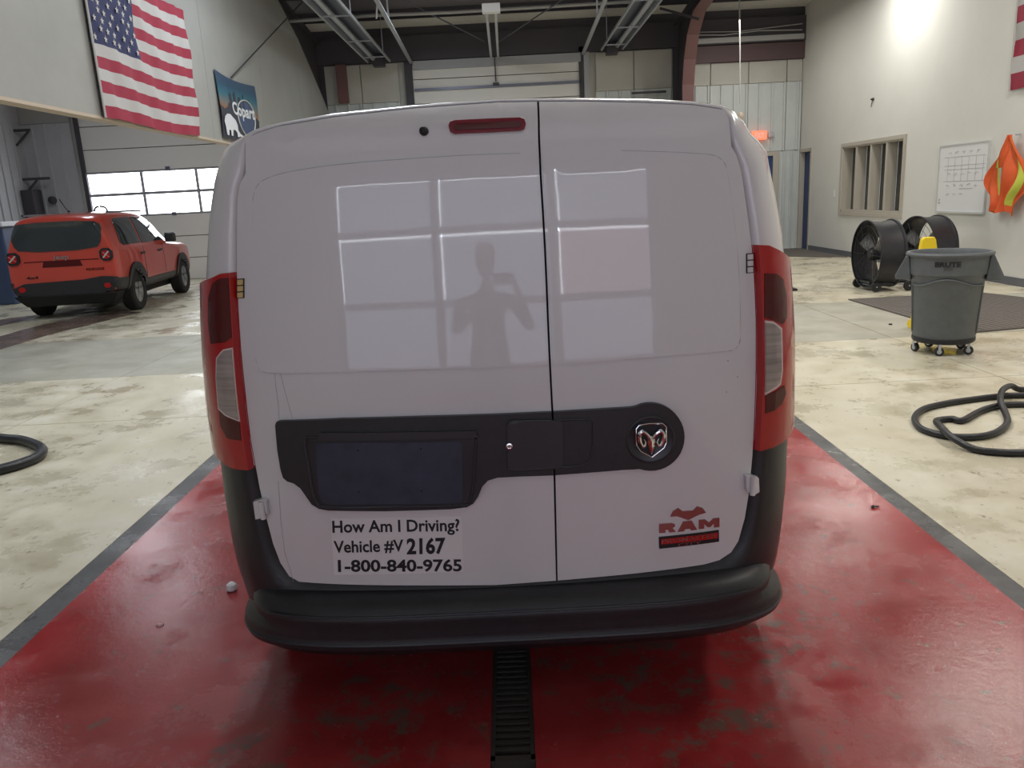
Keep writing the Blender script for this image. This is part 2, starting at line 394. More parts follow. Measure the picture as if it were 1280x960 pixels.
flatpan(-10.25,-6,3.9,4.8,'sheathing')
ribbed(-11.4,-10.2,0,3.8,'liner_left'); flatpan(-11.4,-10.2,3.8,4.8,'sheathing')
box('trim_1','steel_dark',XF,XR,YB-.12,YB+.05,4.76,5.30,kind='structure')
box('trim_2','steel_maroon',4.45,XR,YB-.1,YB+.02,4.38,4.74,kind='structure')
box('trim_3','pipe',4.45,XR-.05,YB-.16,YB-.1,4.79,4.90,kind='structure')
mb = MB(); mb.tube([(4.4,YB-.2,4.98),(5.2,YB-.22,4.94),(6,YB-.2,5.0),(7,YB-.2,4.97)],.012).tube([(4.4,YB-.2,5.04),(5.5,YB-.22,5.0),(7,YB-.2,5.1)],.01); o = mb.build('power_cable','pipe'); tag(o,'pale cables strung along the dark beam above the blue door','cable')
# door_1 (blue, back wall)
d1 = empty('door_1',(5.95,YB,0),kind='structure')
MB().box(5.50,5.58,YB-.06,YB+.06,0,2.22).box(6.46,6.60,YB-.06,YB+.06,0,2.22).box(5.50,6.60,YB-.06,YB+.06,2.22,2.32).build('door_frame','frame_beige',d1,smooth=False)
lf = box('door_leaf','blue_door',5.58,6.46,YB-.02,YB+.04,0,2.22,d1)
box('notice','paper',6.10,6.28,YB-.026,YB-.02,2.02,2.12,lf,local=False)
ribbed(6.6,XR-.01,0,2.32,'liner',.17); ribbed(4.95,5.49,0,2.32,'liner')
# left walls
wl = empty('wall_left',(0,0,0),kind='structure')
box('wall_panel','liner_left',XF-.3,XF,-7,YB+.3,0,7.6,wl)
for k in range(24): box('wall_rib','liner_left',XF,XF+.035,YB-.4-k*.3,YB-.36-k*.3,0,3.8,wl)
# bulkhead over the left bay
bk = empty('wall_bulkhead',(0,0,0),kind='structure')
edge = [(19.25,3.62),(18.61,3.99),(16.92,4.85),(15.71,5.30),(14.2,5.62)]
bnds = [19.25,16.6,14.0,11.4,8.8,6.4,4,1.5,-1,-4,-7]
def topz(y):
    if y < 14.2: return roofz(y)-.05
    for (a,za),(b,zb) in zip(edge,edge[1:]):
        if b <= y <= a: return za+(zb-za)*(a-y)/(a-b)
    return 3.62
for a,b in zip(bnds,bnds[1:]):
    ysx = [a-.004]+[e[0] for e in edge if b < e[0] < a]+[b+.004]
    poly = [(XL,y,topz(y)) for y in ysx]+[(XL,b+.004,2.56),(XL,a-.004,2.56)]
    MB().prism(poly,(-.12,0,0)).build('sheathing_panel','sheathing',bk,smooth=False)
box('trim_4','wood',XL-.14,XL+.008,-7,19.25,2.53,2.56,kind='structure')
# frames (columns + rafters)
def frame(xc, name, lab, steep=False):
    r = empty(name,(xc,19,0),lab,'steel frame')
    back = [(19.44,0),(19.44,4.9),(19.44,5.2),(18.5,5.3),(16.92,5.45),(15.71,5.55),(12,5.86),(4,6.5),(-3,7.05)]
    cen = [(18.98,0),(18.98,3.2),(18.85,3.6),(18.45,4.07),(16.92,4.85),(15.71,5.2),(12,5.55),(4,6.2),(-3,6.75)]
    if steep: cen = [(18.45,0),(18.40,3.8),(18.25,4.3),(17.95,4.75),(17.4,5.1),(15.71,5.25),(12,5.55),(4,6.2),(-3,6.75)]
    n = len(cen)
    MB().add([(xc-.005,a,b) for a,b in cen]+[(xc-.005,a,b) for a,b in back]+[(xc+.005,a,b) for a,b in cen]+[(xc+.005,a,b) for a,b in back],
        [(i,i+1,n+i+1,n+i) for i in range(n-1)]+[(2*n+i,2*n+i+1,3*n+i+1,3*n+i) for i in range(n-1)]).build('web','steel_dark',r,smooth=False)
    mb = MB(); t = .012; hw = .13
    mb.grid([[(xc-hw,a,b),(xc+hw,a,b)] for a,b in cen]); mb.grid([[(xc-hw,a+t,b+t),(xc+hw,a+t,b+t)] for a,b in cen])
    mb.build('inner_flange','steel_red',r,smooth=False)
    MB().grid([[(xc-hw,a,b),(xc+hw,a,b)] for a,b in back]).build('outer_flange','steel_dark',r,smooth=False)
    MB().bar((xc+.05,15.0,5.3),(xc+.9,14.0,5.65),.05).build('flange_brace','steel_dark',r,smooth=False); MB().bar((xc-.05,17.2,4.9),(xc-.75,17.7,5.25),.05).build('flange_brace','steel_dark',r,smooth=False)
    return r
frame(4.18,'steel_frame','red-brown tapered steel column and rafter right of the centre garage door',True)
frame(-4.2,'steel_frame','dark steel column and rafter behind the sloping edge of the flag wall')
# ceiling
ce = empty('ceiling',(0,0,0),kind='structure')
def roofpan(y0,y1,mt):
    MB().add([(XF,y0,roofz(y0)+.2),(XR+.3,y0,roofz(y0)+.2),(XR+.3,y1,roofz(y1)+.2),(XF,y1,roofz(y1)+.2),(XF,y0,roofz(y0)+.26),(XR+.3,y0,roofz(y0)+.26),(XR+.3,y1,roofz(y1)+.26),(XF,y1,roofz(y1)+.26)],
      [(0,3,2,1),(4,5,6,7),(0,1,5,4),(1,2,6,5),(2,3,7,6),(3,0,4,7)]).build('roof_panel',mt,ce,smooth=False)
y = YB+.2; k = 0
while y > -7:
    roofpan(y-1.5,y,'roof_light' if k == 0 or k > 6 else ('roof_dark')); 
    z = roofz(y-1.5); mb = MB(); mb.box(XF,XR,y-1.53,y-1.50,z,z+.2).box(XF,XR,y-1.56,y-1.50,z-.0,z+.012).build('purlin','steel_dark',ce,smooth=False)
    y -= 1.5; k += 1
MB().box(XF,XR,YB-.02,YB+.3,5.2,5.8).build('eave_strut','steel_dark',ce,smooth=False)
# conduit pipe + cross bracing
o = MB().tube([on(340,28,1,17.2),on(470,19,1,17.2),on(560,15.5,1,17.2),on(763,3.4,1,17.2),on(800,1.5,1,17.2)],.035,10).build('conduit_pipe','pipe'); tag(o,'long pale pipe crossing under the roof above the garage door','pipe')
for nm,a,b,lab in (('brace_rod',on(500,-2,1,16.7),on(606,52,1,18.7),'thin bracing rod slanting down from the left to the centre opener rail'),('brace_rod',on(708,-4,1,16.7),on(624,52,1,18.9),'thin bracing rod slanting down from the right to the centre opener rail')):
    tag(MB().tube([a,b],.014,6).build(nm,'galv_dark'),lab,'rod')
o = MB().tube([on(289,97,0,XL+.03),on(352,30,0,XL+.15),on(385,-5,0,XL+.4)],.012,6).build('guy_wire','steel_dark'); tag(o,'dark wire running from banner top up to the rafter','wire')
# hanging drop pipe right
o = MB().tube([on(924,-20,1,18),on(925,60,1,18),on(925,130,1,18)],.016,8).build('drop_cord','pipe'); r_ = tag(o,'pale cord hanging from the roof in front of the back wall','cord')
MB().lathe([(.05,0),(.07,.05),(.06,.12),(.02,.16)],on(926,146,1,18)-V((0,0,.06)),(0,0,1),10).build('plug','wood',o)
# centre garage door
def gdoor(name,x0,x1,ztop,panes,sh=.525):
    r = empty(name,((x0+x1)/2,YB,0),kind='structure'); z = 0; k = 0
    box('door_backing','dgap',x0,x1,YB-.0,YB+.055,0,ztop,r)
    while z < ztop-.1:
        z1 = min(z+sh,ztop)
        if k in panes:
            s = MB(); n = 3; pw = (x1-x0)/n
            s.box(x0,x1,YB-.07,YB-.02,z+.004,z+.035).box(x0,x1,YB-.07,YB-.02,z1-.035,z1-.004)
            for i in range(n+1):
                xx = x0+i*pw; s.box(max(x0,xx-.035),min(x1,xx+.035),YB-.07,YB-.02,z+.035,z1-.035)
            f = s.build('door_section','frame_grey',r,smooth=False)
            for i in range(n): box('pane','daylight_pane',x0+i*pw+.035,x0+(i+1)*pw-.035,YB-.05,YB-.04,z+.035,z1-.035,f)
        else: box('door_section','door_white',x0,x1,YB-.07,YB-.02,z+.008,z1-.008,r,bevel=.006)
        z = z1; k += 1
    for xx in (x0,x1): MB().box(xx-.07,xx+.03,YB-.12,YB-.06,0,ztop+.15).build('track','steel_dark',r,smooth=False)
    zz = [.53*i for i in range(1,int(ztop/.525))]
    for q in zz[::2]: MB().box((x0+x1)/2-.05,(x0+x1)/2+.05,YB-.1,YB-.07,q-.04,q+.04).build('hinge','galv_dark',r,smooth=False)
    return r
d3 = gdoor('door_3',-2.05,1.93,4.72,(),.543)
box('lift_shaft','galv_dark',-2.0,1.9,YB-.12,YB-.06,4.08,4.14,d3); box('header_roll','frame_grey',-2.0,1.9,YB-.14,YB-.07,4.55,4.74,d3)
MB().box(1.97,2.10,YB-.13,YB-.02,0,4.75).build('trim_5','frame_grey',smooth=False)['kind'] = 'structure'
MB().box(-2.2,-2.1,YB-.13,YB-.02,0,4.75).build('trim_6','steel_dark',smooth=False)['kind'] = 'structure'
# second big door, left bay
d4 = gdoor('door_4',-10.0,-6.05,3.95,(3,4))
# horizontal door tracks, tube heaters, opener
def rail(name, pts, w, h, mt, lab, cat):
    o = MB().bar(pts[0],pts[1],w,h).build(name,mt,smooth=False); return tag(o,lab,cat)
ZT = 4.72
tl = empty('door_track',(-2.0,19,ZT),'left overhead track rail of the centre garage door','track')
MB().bar((-2.02,19.35,ZT-.02),(-1.98,13.0,ZT+.22),.07,.03).bar((-2.055,19.35,ZT),(-2.02,13.0,ZT+.24),.012,.07).build('rail','galv',tl,smooth=False)
MB().bar((-1.99,15.6,ZT+.1),(-1.99,15.6,5.6),.03).bar((-2.2,15.5,ZT+.15),(-2.0,15.0,5.6),.03).build('hanger','galv',tl,smooth=False)
tr = empty('door_track',(1.95,19,ZT),'right overhead track rail of the centre garage door','track')
MB().bar((1.95,19.35,ZT-.02),(1.93,13.6,ZT+.22),.07,.03).bar((1.985,19.35,ZT),(1.965,13.6,ZT+.24),.012,.07).build('rail','galv',tr,smooth=False)
MB().bar((1.93,16.2,ZT+.1),(1.93,16.2,5.6),.03).build('hanger','galv',tr,smooth=False)
def heater(xa,xb,lab,flip=1):
    r = empty('tube_heater',((xa+xb)/2,16,ZT),lab,'heater'); xm = (xa+xb)/2; hw = abs(xb-xa)/2
    y0,y1 = 12.2,19.0
    MB().prism([(xm-hw,y0,ZT),(xm-hw*.6,y0,ZT+.16),(xm+hw*.6,y0,ZT+.16),(xm+hw,y0,ZT),(xm+hw*.95,y0,ZT+.0),(xm+hw*.57,y0,ZT+.145),(xm-hw*.57,y0,ZT+.145),(xm-hw*.95,y0,ZT)],(0,y1-y0,0)).build('reflector','galv_dark',r,smooth=False)
    for s in (-1,1): MB().bar((xm+s*hw,y0,ZT-.005),(xm+s*hw,y1,ZT-.005),.03,.05).build('edge_rail','galv',r,smooth=False)
    MB().tube([(xm-flip*hw*.45,y0,ZT+.05),(xm-flip*hw*.45,y1,ZT+.05)],.05,10).build('tube','galv',r)
    for yy in (14.4,16.6,18.4): MB().box(xm-hw,xm+hw,yy,yy+.03,ZT-.02,ZT).build('cross_strap','galv',r,smooth=False)
    MB().box(xm-.13,xm+.13,18.9,19.15,ZT-.12,ZT+.12).build('burner_box','steel_dark',r,smooth=False,bevel=.01)
    for yy in (14.4,18.0): MB().bar((xm+hw,yy,ZT),(xm+hw,yy,roofz(yy)),.014).bar((xm-hw,yy,ZT),(xm-hw,yy,roofz(yy)),.014).build('hanger','galv',r,smooth=False)
heater(-2.97,-2.47,'long metal tube heater hanging left of the centre garage door'); heater(2.34,2.82,'long metal tube heater hanging right of the centre garage door',-1)
op = empty('door_opener',(-.1,14.6,ZT),'white-ended garage door opener and twin rail above the centre door','door opener')
MB().bar((-.17,14.6,ZT+.02),(-.17,19.2,ZT+.02),.05,.07).bar((-.01,14.6,ZT+.02),(-.01,19.2,ZT+.02),.05,.07).build('rail','galv',op,smooth=False)
MB().box(-.24,.07,14.45,14.65,ZT-.06,ZT+.08).build('motor_head','bin_white',op,smooth=False,bevel=.01)
MB().bar((-.09,19.25,ZT),(-.09,19.35,4.2),.03).box(-.16,-.02,19.33,19.43,4.12,4.18).build('door_arm','steel_dark',op,smooth=False)
# misc on back wall
tag(box('wall_bracket','steel_dark',3.05,3.85,YB-.3,YB-.26,3.75,3.80),'dark bracket arm left of the red-brown steel column','bracket')
tag(box('wall_bracket','steel_dark',-3.9,-3.1,YB-.3,YB-.26,3.62,3.67),'dark bracket arm beside the left steel column just above the van roof','bracket')
tag(box('short_post','steel_red',-3.78,-3.55,YB-.2,YB-.06,3.9,4.74),'short red-brown steel post left of the centre garage door','post')
for a,b,lab in ((3.62,3.66,'upper'),(2.52,2.56,'lower')):
    mb = MB().box(XF+.02,-11.0+(.0 if a>3 else .25),YB-.32,YB-.28,a,a+.06).bar((XF+.02,YB-.3,a-.3),(XF+.35,YB-.3,a),.04); o = mb.build('shelf_bracket','steel_dark',smooth=False); tag(o,lab+' dark shelf bracket on the ribbed wall at the left edge','bracket')
# exit sign
ex = empty('exit_sign',(6.12,YB,2.7),'small glowing red EXIT sign above the blue door','sign')
MB().box(5.93,6.27,YB-.13,YB-.05,2.60,2.80).build('housing','exit_red',ex,smooth=False,bevel=.01)
text_fn('lettering','EXIT',lambda u,v: V((5.99+.22*u,YB-.132,2.64+.12*v)),'paper',ex,.02)
tag(box('emergency_light','galv',6.32,6.45,YB-.12,YB-.04,2.64,2.76,bevel=.02),'small grey emergency lamp just right of the exit sign','lamp')
# sill stuff on the right wall
tag(box('light_switch','paper',XR-.01,XR,17.35,17.42,1.22,1.36,bevel=.003),'white light switch on the wall left of the four-bay window','switch')
hp = on(1092,124,0,XR); o = MB().lathe([(.03,0),(.02,.04),(.008,.06)],hp,(-1,0,0),8).bar(hp+V((-.02,0,0)),hp+V((-.03,.03,-.14)),.008).build('wire_stub','ink_black'); tag(o,'small dark wire stub sticking out high on the white wall','wire')
wp = tag(box('wall_lamp','bin_white',XR-1.2,XR,14.3,14.5,5.22,5.3,bevel=.01),'lamp high on the white right wall above the four-bay window','lamp')
# floor mats
def fmat(quad, lab, nr=30):
    P = [V(p) for p in quad]; q = empty('floor_mat',(P[0]+P[2])/2,lab,'mat')
    MB().prism([p+V((0,0,.001)) for p in P],(0,0,.012)).build('mat_base','mat_dark',q,smooth=False)
    mb = MB()
    for k in range(nr):
        t = (k+.5)/nr; a = P[0].lerp(P[1],t)+V((0,0,.014)); b = P[3].lerp(P[2],t)+V((0,0,.014)); mb.bar(a.lerp(b,.01),a.lerp(b,.99),.03,.006)
    o = mb.build('ribs','mat_rib',q,smooth=False); o['kind'] = 'stuff'
fmat([(4.53,10.45,0),(6.3,10.5,0),(7.0,8.2,0),(4.55,7.75,0)],'brown floor mat lying behind the grey trash can')
fmat([(5.2,18.1,0),(5.2,19.3,0),(7.08,19.3,0),(7.08,16.6,0),(5.88,15.85,0)][0:1]+[(5.2,19.3,0),(7.05,19.3,0),(7.05,16.4,0)],'dark floor mat in the corner before the two blue doors')

# =====================================================================
# WHITE VAN
# =====================================================================
XC, YR = -.042, 2.12
van = empty('van',(XC,YR,0),'white cargo van seen from behind, standing on the red painted lane','van')
def S(x, z):
    a = abs(x-XC)/.80; y = YR+.045*a*a+.05*a**6
    if z > 1.0: y += .10*(z-1.0)**1.4
    if z > 1.62: y += .8*(z-1.62)**2
    if z > 1.76: y += 8*(z-1.76)**2
    return y
def onS(x, y):
    d = ray(x,y); t = YR/d.y
    for _ in range(30):
        p = CO+d*t; t = t+.7*(S(p.x,min(p.z,1.86))-p.y)/d.y
    return CO+d*t
seam_px = [(306,173),(306,216),(298.5,229),(295.3,247.5),(294.5,285),(294.7,340),(296.9,388),(300,435),(306.3,497.5),(312.5,550.6),(323.4,610),(332,648),(340.3,680),(349.8,704.7),(360.6,721),(373,728),(428,731.5),(520,733),(620,732.6),(697,727),(796.9,717.7),(881,706.4),(900,701),(915,691),(924,677),(931.9,648.7),(937.5,615),(941.7,570),(944.2,520),(945.9,461.9),(945.9,399),(943.5,340),(940.6,305.6),(935.6,266),(927.8,213),(921.6,192.8),(915.3,181.9),(912.2,147.5),(905,136),(865,130),(796,127),(734,125.8),(672,125.8),(621,126.7),(518,134.2),(418,145.2),(344,157.6),(322,165.2)]
seam = [onS(*p) for p in seam_px]
sil_px = [(306,171),(292,183),(281,207),(275,225.6),(268.8,260),(265.6,297.5),(262.5,345),(262.5,391),(264.5,435),(269.5,497.5),(275.5,547.5),(279,575.6),(281,610),(286,660),(291,700),(300,740),(307,770),(430,775),(640,775),(860,765),(950,745),(972,725),(976,700),(979,650),(981,590),(981.5,520),(981.5,460),(980.5,399),(977,340),(973,285),(963.7,235),(951,182),(938,164),(926,146.5),(906,134.5),(865,129),(796,126),(734,124.8),(672,124.8),(621,125.7),(518,133.2),(418,144.2),(344,156.5),(322,164)]

def polar_hit(P, a, c):
    d = V((math.cos(a),0,math.sin(a))); best = None
    for i in range(len(P)):
        p, q = P[i]-c, P[(i+1)%len(P)]-c; e = q-p; den = d.x*e.z-d.z*e.x
        if abs(den) < 1e-9: continue
        t = (p.x*e.z-p.z*e.x)/den; s = (p.x*d.z-p.z*d.x)/den
        if t > 0 and -1e-6 <= s <= 1+1e-6 and (best is None or t > best[0]): best = (t, p.y+(q.y-p.y)*s)
    return best
C0 = V((XC,0,1.08))
NA = 160; angs = [2*math.pi*k/NA for k in range(NA)]
sil = [on(x,y,1,YR+.30 if y > 175 else YR+.22) for x,y in sil_px]
R0 = [polar_hit(seam,a,C0)[0] for a in angs]; R1 = [max(polar_hit(sil,a,C0)[0],r0+.003) for a,r0 in zip(angs,R0)]
Y0 = [S(C0.x+math.cos(a)*r0,C0.z+math.sin(a)*r0) for a,r0 in zip(angs,R0)]
DD = [.035+1.35*(b-a) for a,b in zip(R0,R1)]
for _ in range(5): DD = [(DD[k-1]+DD[k]*2+DD[(k+1)%NA])/4 for k in range(NA)]
def ringpt(k, t):
    a = angs[k]; th = t*math.pi/2; d = V((math.cos(a),0,math.sin(a)))
    return C0+d*(R0[k]+(R1[k]-R0[k])*math.sin(th))+V((0,Y0[k]+DD[k]*(1-math.cos(th)),0))
rows = []
rr = []
for k in range(NA): rr.append(ringpt(k,0)+V((0,.05,0)))
rows.append(rr); 
for t in (0,.15,.3,.45,.6,.75,.88,1.0): rows.append([ringpt(k,t) for k in range(NA)])
base = rows[-1]
def fwd(y, sx, topz, botz, wmax):
    out = []
    for p in base:
        z = p.z; x = XC+(p.x-XC)*sx
        x = max(XC-wmax,min(XC+wmax,x))
        z2 = botz+(z-.34)/(1.86-.34)*(topz-botz)
        out.append(V((x,y,z2)))
    return out
for y,sx,tz,bz,wm in ((2.65,1.0,1.88,.34,.90),(3.2,1.02,1.90,.28,.91),(4.4,1.04,1.91,.28,.915),(5.1,1.035,1.88,.28,.915),(5.6,1.02,1.70,.28,.905),(6.0,1.0,1.36,.28,.89),(6.25,.99,1.12,.28,.88),(6.55,.96,1.02,.26,.86),(6.75,.9,.86,.27,.80),(6.84,.75,.74,.30,.66)):
    rows.append(fwd(y,sx,tz,bz,wm))
ZL = .80
wh, cl = MB(), MB(); allr = [r+[r[0]] for r in rows]
for i in range(len(allr)-1):
    for k in range(NA):
        q = [allr[i][k],allr[i][k+1],allr[i+1][k+1],allr[i+1][k]]; zc = sum(p.z for p in q)/4; yc = sum(p.y for p in q)/4
        lowz = .84 if yc < 2.6 else .42
        (cl if zc < lowz else wh).add(q,[(0,1,2,3)])
wh.add([p for p in rows[-1]],[tuple(range(NA))])
def weld(o, d=.0004):
    bm = bmesh.new(); bm.from_mesh(o.data); bmesh.ops.remove_doubles(bm, verts=bm.verts[:], dist=d); bmesh.ops.recalc_face_normals(bm, faces=bm.faces[:]); bm.to_mesh(o.data); bm.free(); return o
body = weld(wh.build('body','van_white',van)); clad = weld(cl.build('corner_cladding','plastic',van))
# gasket plate behind the doors
gp = [V((C0.x+(p.x-C0.x)*1.0,p.y+.045,C0.z+(p.z-C0.z)*1.0)) for p in rows[1]]
MB().add(gp+[V((C0.x,YR+.06,C0.z))],[(k,(k+1)%NA,NA) for k in range(NA)]).build('door_seal','gasket',van)
# rear doors
def Sfn(off): return lambda u,v,d: V((u,S(u,v)-off+d,v))
vs_px = [(672,120),(674,190),(677,240),(680,285),(683,350),(685,400),(688,470),(691,520),(693,590),(695,680),(696.5,740)]
vseam = [onS(*p) for p in vs_px]
def inset(P, d, c=C0): 
    out = []
    for p in P:
        q = V((p.x-c.x,0,p.z-c.z)); l = q.length; out.append(V((c.x+q.x*(l-d)/l,0,c.z+q.z*(l-d)/l)))
    return out
sm = inset(seam,.0035)
def vx(z):
    for a,b in zip(vseam,vseam[1:]):
        if b.z <= z <= a.z: return a.x+(b.x-a.x)*(a.z-z)/(a.z-b.z)
    return vseam[0].x if z > 1 else vseam[-1].x
def splitside(P, side):
    g_ = .0028; out = []; n = len(P)
    ins = [ (p.x-vx(p.z))*side > g_ for p in P]
    st = next(i for i in range(n) if ins[i] and not ins[i-1]); seq = []
    k = st
    while ins[k%n]: seq.append(P[k%n]); k += 1
    a, b = seq[-1], seq[0]; pa, pb = P[k%n], P[st-1]
    def cross(p, q):
        for t in [j/400 for j in range(401)]:
            r = p.lerp(q,t)
            if (r.x-vx(r.z))*side <= g_: return r
        return q
    e, s_ = cross(a,pa), cross(b,pb); zs = [e.z+(s_.z-e.z)*j/14 for j in range(1,14)]
    return [s_]+seq+[e]+[V((vx(z)+side*g_,0,z)) for z in zs]
dl = splitside(sm,-1); dr2 = splitside(sm,1)
xz = lambda P: [(p.x,p.z) for p in P]
doorL = mapped('rear_door',xz(dl),Sfn(0),.04,.03,'van_white',van); doorR = mapped('rear_door',xz(dr2),Sfn(0),.04,.03,'van_white',van)
doorL['label'] = 'wider left rear door with licence plate recess'; doorR['label'] = 'narrower right rear door with round emblem'
# pressed blanking panels (window positions)
wl_px = [(673,191),(650,192),(590,194),(531,197.5),(460,202.5),(406,208),(362,215),(340,221),(326,228),(319,238),(316.6,255),(316.4,300),(317,370),(318,404),(320,444),(322.5,457),(327,463),(335,465.5),(360,466),(450,464),(550,461),(684.5,456)]
wr_px = [(677.5,190.5),(776,188.5),(840,190.5),(882,193),(895,195.5),(903,201),(908,212),(914,250),(920,300),(924,360),(925,420),(922.5,431),(917,436.5),(908,438.5),(860,442.5),(780,449),(691,456)]
def pxS(P): return [(q.x,q.z) for q in (onS(*p) for p in P)]
mapped('window_blank',pxS(wl_px),Sfn(.006),.04,.007,'van_white',doorL); mapped('window_blank',pxS(wr_px),Sfn(.006),.04,.007,'van_white',doorR)
for P_,d_ in ((wl_px,doorL),(wr_px,doorR)):
    pts = cat_rom([onS(*p) for p in P_[1:-1]],3); MB().tube([V((p.x,S(p.x,p.z)-.0003,p.z)) for p in pts],.0016,5).build('groove_shade','frame_grey',d_)  # thin grey bead drawn as the shade line along the pressed edge
# black trim across the doors
tl_px = [(345.7,530),(347,526),(351,524.7),(428,522),(520,519.5),(620,516.6),(689,513.5),(691.3,592),(650,593.3),(622,594.8),(610,598.5),(603,606),(598,618),(592,627),(584,631.5),(563.7,634),(482.5,636.5),(412,635.7),(400,633.5),(391,628),(384,618),(377,608),(369,602),(360.6,599.5),(355.5,595),(352.5,585),(348.4,561)]
def cxy(a,r=42): 
    t = math.radians(a); return (812.3+r*math.cos(t), 544.3-r*math.sin(t))
tr_px = [(691.5,513.4),(740,510.6),(785,508.0),(790,507.3)]+[cxy(a) for a in range(116,-118,-9)]+[(790,584.6),(780,585),(694,591.7)]
trimL = mapped('handle_trim',pxS(tl_px),Sfn(.016),.03,.02,'plastic',doorL,bevel=.004); trimR = mapped('handle_trim',pxS(tr_px),Sfn(.016),.03,.02,'plastic',doorR,bevel=.004)
# licence plate recess: surround ridge + plate panel
def rim_loop(P, r, off, name, mt, parent, closed=True):
    pts = [onS(*p) for p in P]; pts = [V((p.x,S(p.x,p.z)-off,p.z)) for p in pts]
    if closed: pts = cat_rom(pts,4,True); pts.append(pts[0])
    return MB().tube(pts,r,8).build(name,mt,parent)
pl_px = [(397,554),(400,551.5),(440,551),(520,550.5),(574,549.8),(577.5,553),(578.6,590),(578.6,621),(575,626),(500,627.5),(412,628),(404,624),(400,612),(397.5,580)]
mapped('plate_panel',pxS(pl_px),Sfn(.0175),.03,.004,'plate_blue',trimL)
rim_loop([(384,549),(400,544.5),(500,543.5),(590,542.5),(595,546),(594,570),(592,600),(588,622),(578,629),(500,630.5),(410,631),(399,627),(393,612),(388,580)],.0042,.0165,'plate_surround','plastic_smooth',trimL)
box_pts = on(0,0,1,YR)
mapped('plate_lamp_hood',pxS([(402,538),(595,535.5),(597,544),(400,547)]),Sfn(.026),.05,.012,'plastic_smooth',trimL,bevel=.003)
for (x,y) in ((449,560.5),(527,558.5),(528,611),(450,612)):
    p = onS(x,y); MB().lathe([(.003,0),(.003,.002)],V((p.x,S(p.x,p.z)-.018,p.z)),(0,-1,0),8).build('screw_hole','gasket',trimL)
# handle
mapped('handle',pxS(chaikin([(634,528),(636,524.5),(698,522.5),(703,527),(703,578),(698,582.5),(638,584.5),(634.5,581)],0)),Sfn(.024),.02,.010,'plastic_smooth',trimL,bevel=.003)
mapped('handle_recess',pxS([(640,532),(690,530.5),(690,574),(640,576)]),Sfn(.0215),.02,.004,'plastic',trimL) 
rim_loop([(634,529),(640,524),(680,523),(689,523.5)],.0035,.021,'handle_ridge','plastic_smooth',trimL,False)
rim_loop([(636,583),(650,584.5),(675,583),(690,581)],.0035,.021,'handle_ridge','plastic_smooth',trimL,False)
rim_loop([(695,523),(712,522.5),(735,522.5),(740.5,527),(740.5,552),(738,571),(730,577.5),(712,581),(696,582)],.0032,.017,'handle_ridge','plastic_smooth',trimR,False)
p = onS(636.6,554.5); MB().lathe([(.0095,0),(.0095,.004),(.006,.005),(.006,.002)],V((p.x,S(p.x,p.z)-.0245,p.z)),(0,-1,0),16).build('key_lock','chrome',trimL)
# round emblem base and ram's head
pc = onS(811.5,547); pc = V((pc.x,S(pc.x,pc.z)-.017,pc.z)); nrm = V((0,-1,0))
MB().lathe([(.070,-.002),(.070,.004),(.066,.006),(.062,.003),(.002,.002)],pc,nrm,40).build('emblem_ring','plastic_smooth',trimR)
em = [(793.3,534),(797.3,528.7),(808.7,526.8),(826,526.6),(830.8,530.8),(830.8,550.8),(828,557),(813,568.5),(799,561),(794,554)]
def emp(x,y,o=0): p = onS(x,y); return V((p.x,S(p.x,p.z)-.0225-o,p.z))
rim_pts = [emp(*p) for p in em]+[emp(*em[0])]
mapped('emblem_field',pxS(em),Sfn(.0205),.02,.003,'ink_black',trimR)
sh_ = MB()
for a,b in zip(rim_pts,rim_pts[1:]): sh_.tube([a,b],.0022,8)
ram = sh_.build('emblem_shield','chrome',trimR)
mb = MB()
def mirr(x): return 2*812.2-x
for s in (0,1):
    f_ = (lambda x,y,o=0: emp(x,y,o)) if s == 0 else (lambda x,y,o=0: emp(mirr(x),y-.8,o))
    horn = cat_rom([f_(811,546,.004),(f_(807,540,.006)),f_(801,536,.007),f_(797.5,541,.006),f_(798.5,549,.005),(f_(802.5,555,.004)),f_(805,550,.003),f_(803,546,.002)],5)
    n = len(horn); mb.tube(horn,[max(.0012,.0062*math.sin(math.pi*(.25+.72*i/n))) for i in range(n)],8)
face = [emp(808.5,542,.004),emp(816,541.5,.004),emp(817.5,550,.003),emp(814.5,561,.002),emp(812.5,565,.001),emp(810.5,561,.002),emp(807.5,550,.003)]
tip = [emp(811.5,547,.011),emp(812.8,547,.011)]
mb.add(face+[emp(812.3,548,.012),emp(812.5,560,.006)],[(0,1,7),(1,2,7),(2,8,7),(2,3,8),(3,4,8),(4,5,8),(5,6,8),(6,7,8),(6,0,7)])
mb.build('ram_head','chrome',trimR)
# brake light, washer nozzle
mapped('brake_light',pxS([(560.8,157),(562.5,152.3),(568,150.3),(610,148.3),(650,146.8),(655.5,149),(657.3,155),(655.5,161.5),(650,163.4),(610,165.6),(568,167.4),(562.8,164.8)]),Sfn(.008),.03,.012,'brake_red',doorL,bevel=.003)
mapped('brake_light_cover',pxS([(566,158.5),(570,154.5),(648,151.5),(652,155),(648,159.5),(570,163)]),Sfn(.010),.03,.004,'lens_dark',doorL)
p = onS(530,164); MB().lathe([(.013,0),(.0125,.008),(.008,.013),(.003,.015)],V((p.x,S(p.x,p.z),p.z)),(0,-1,.1),12).build('washer_nozzle','ink_black',doorL)
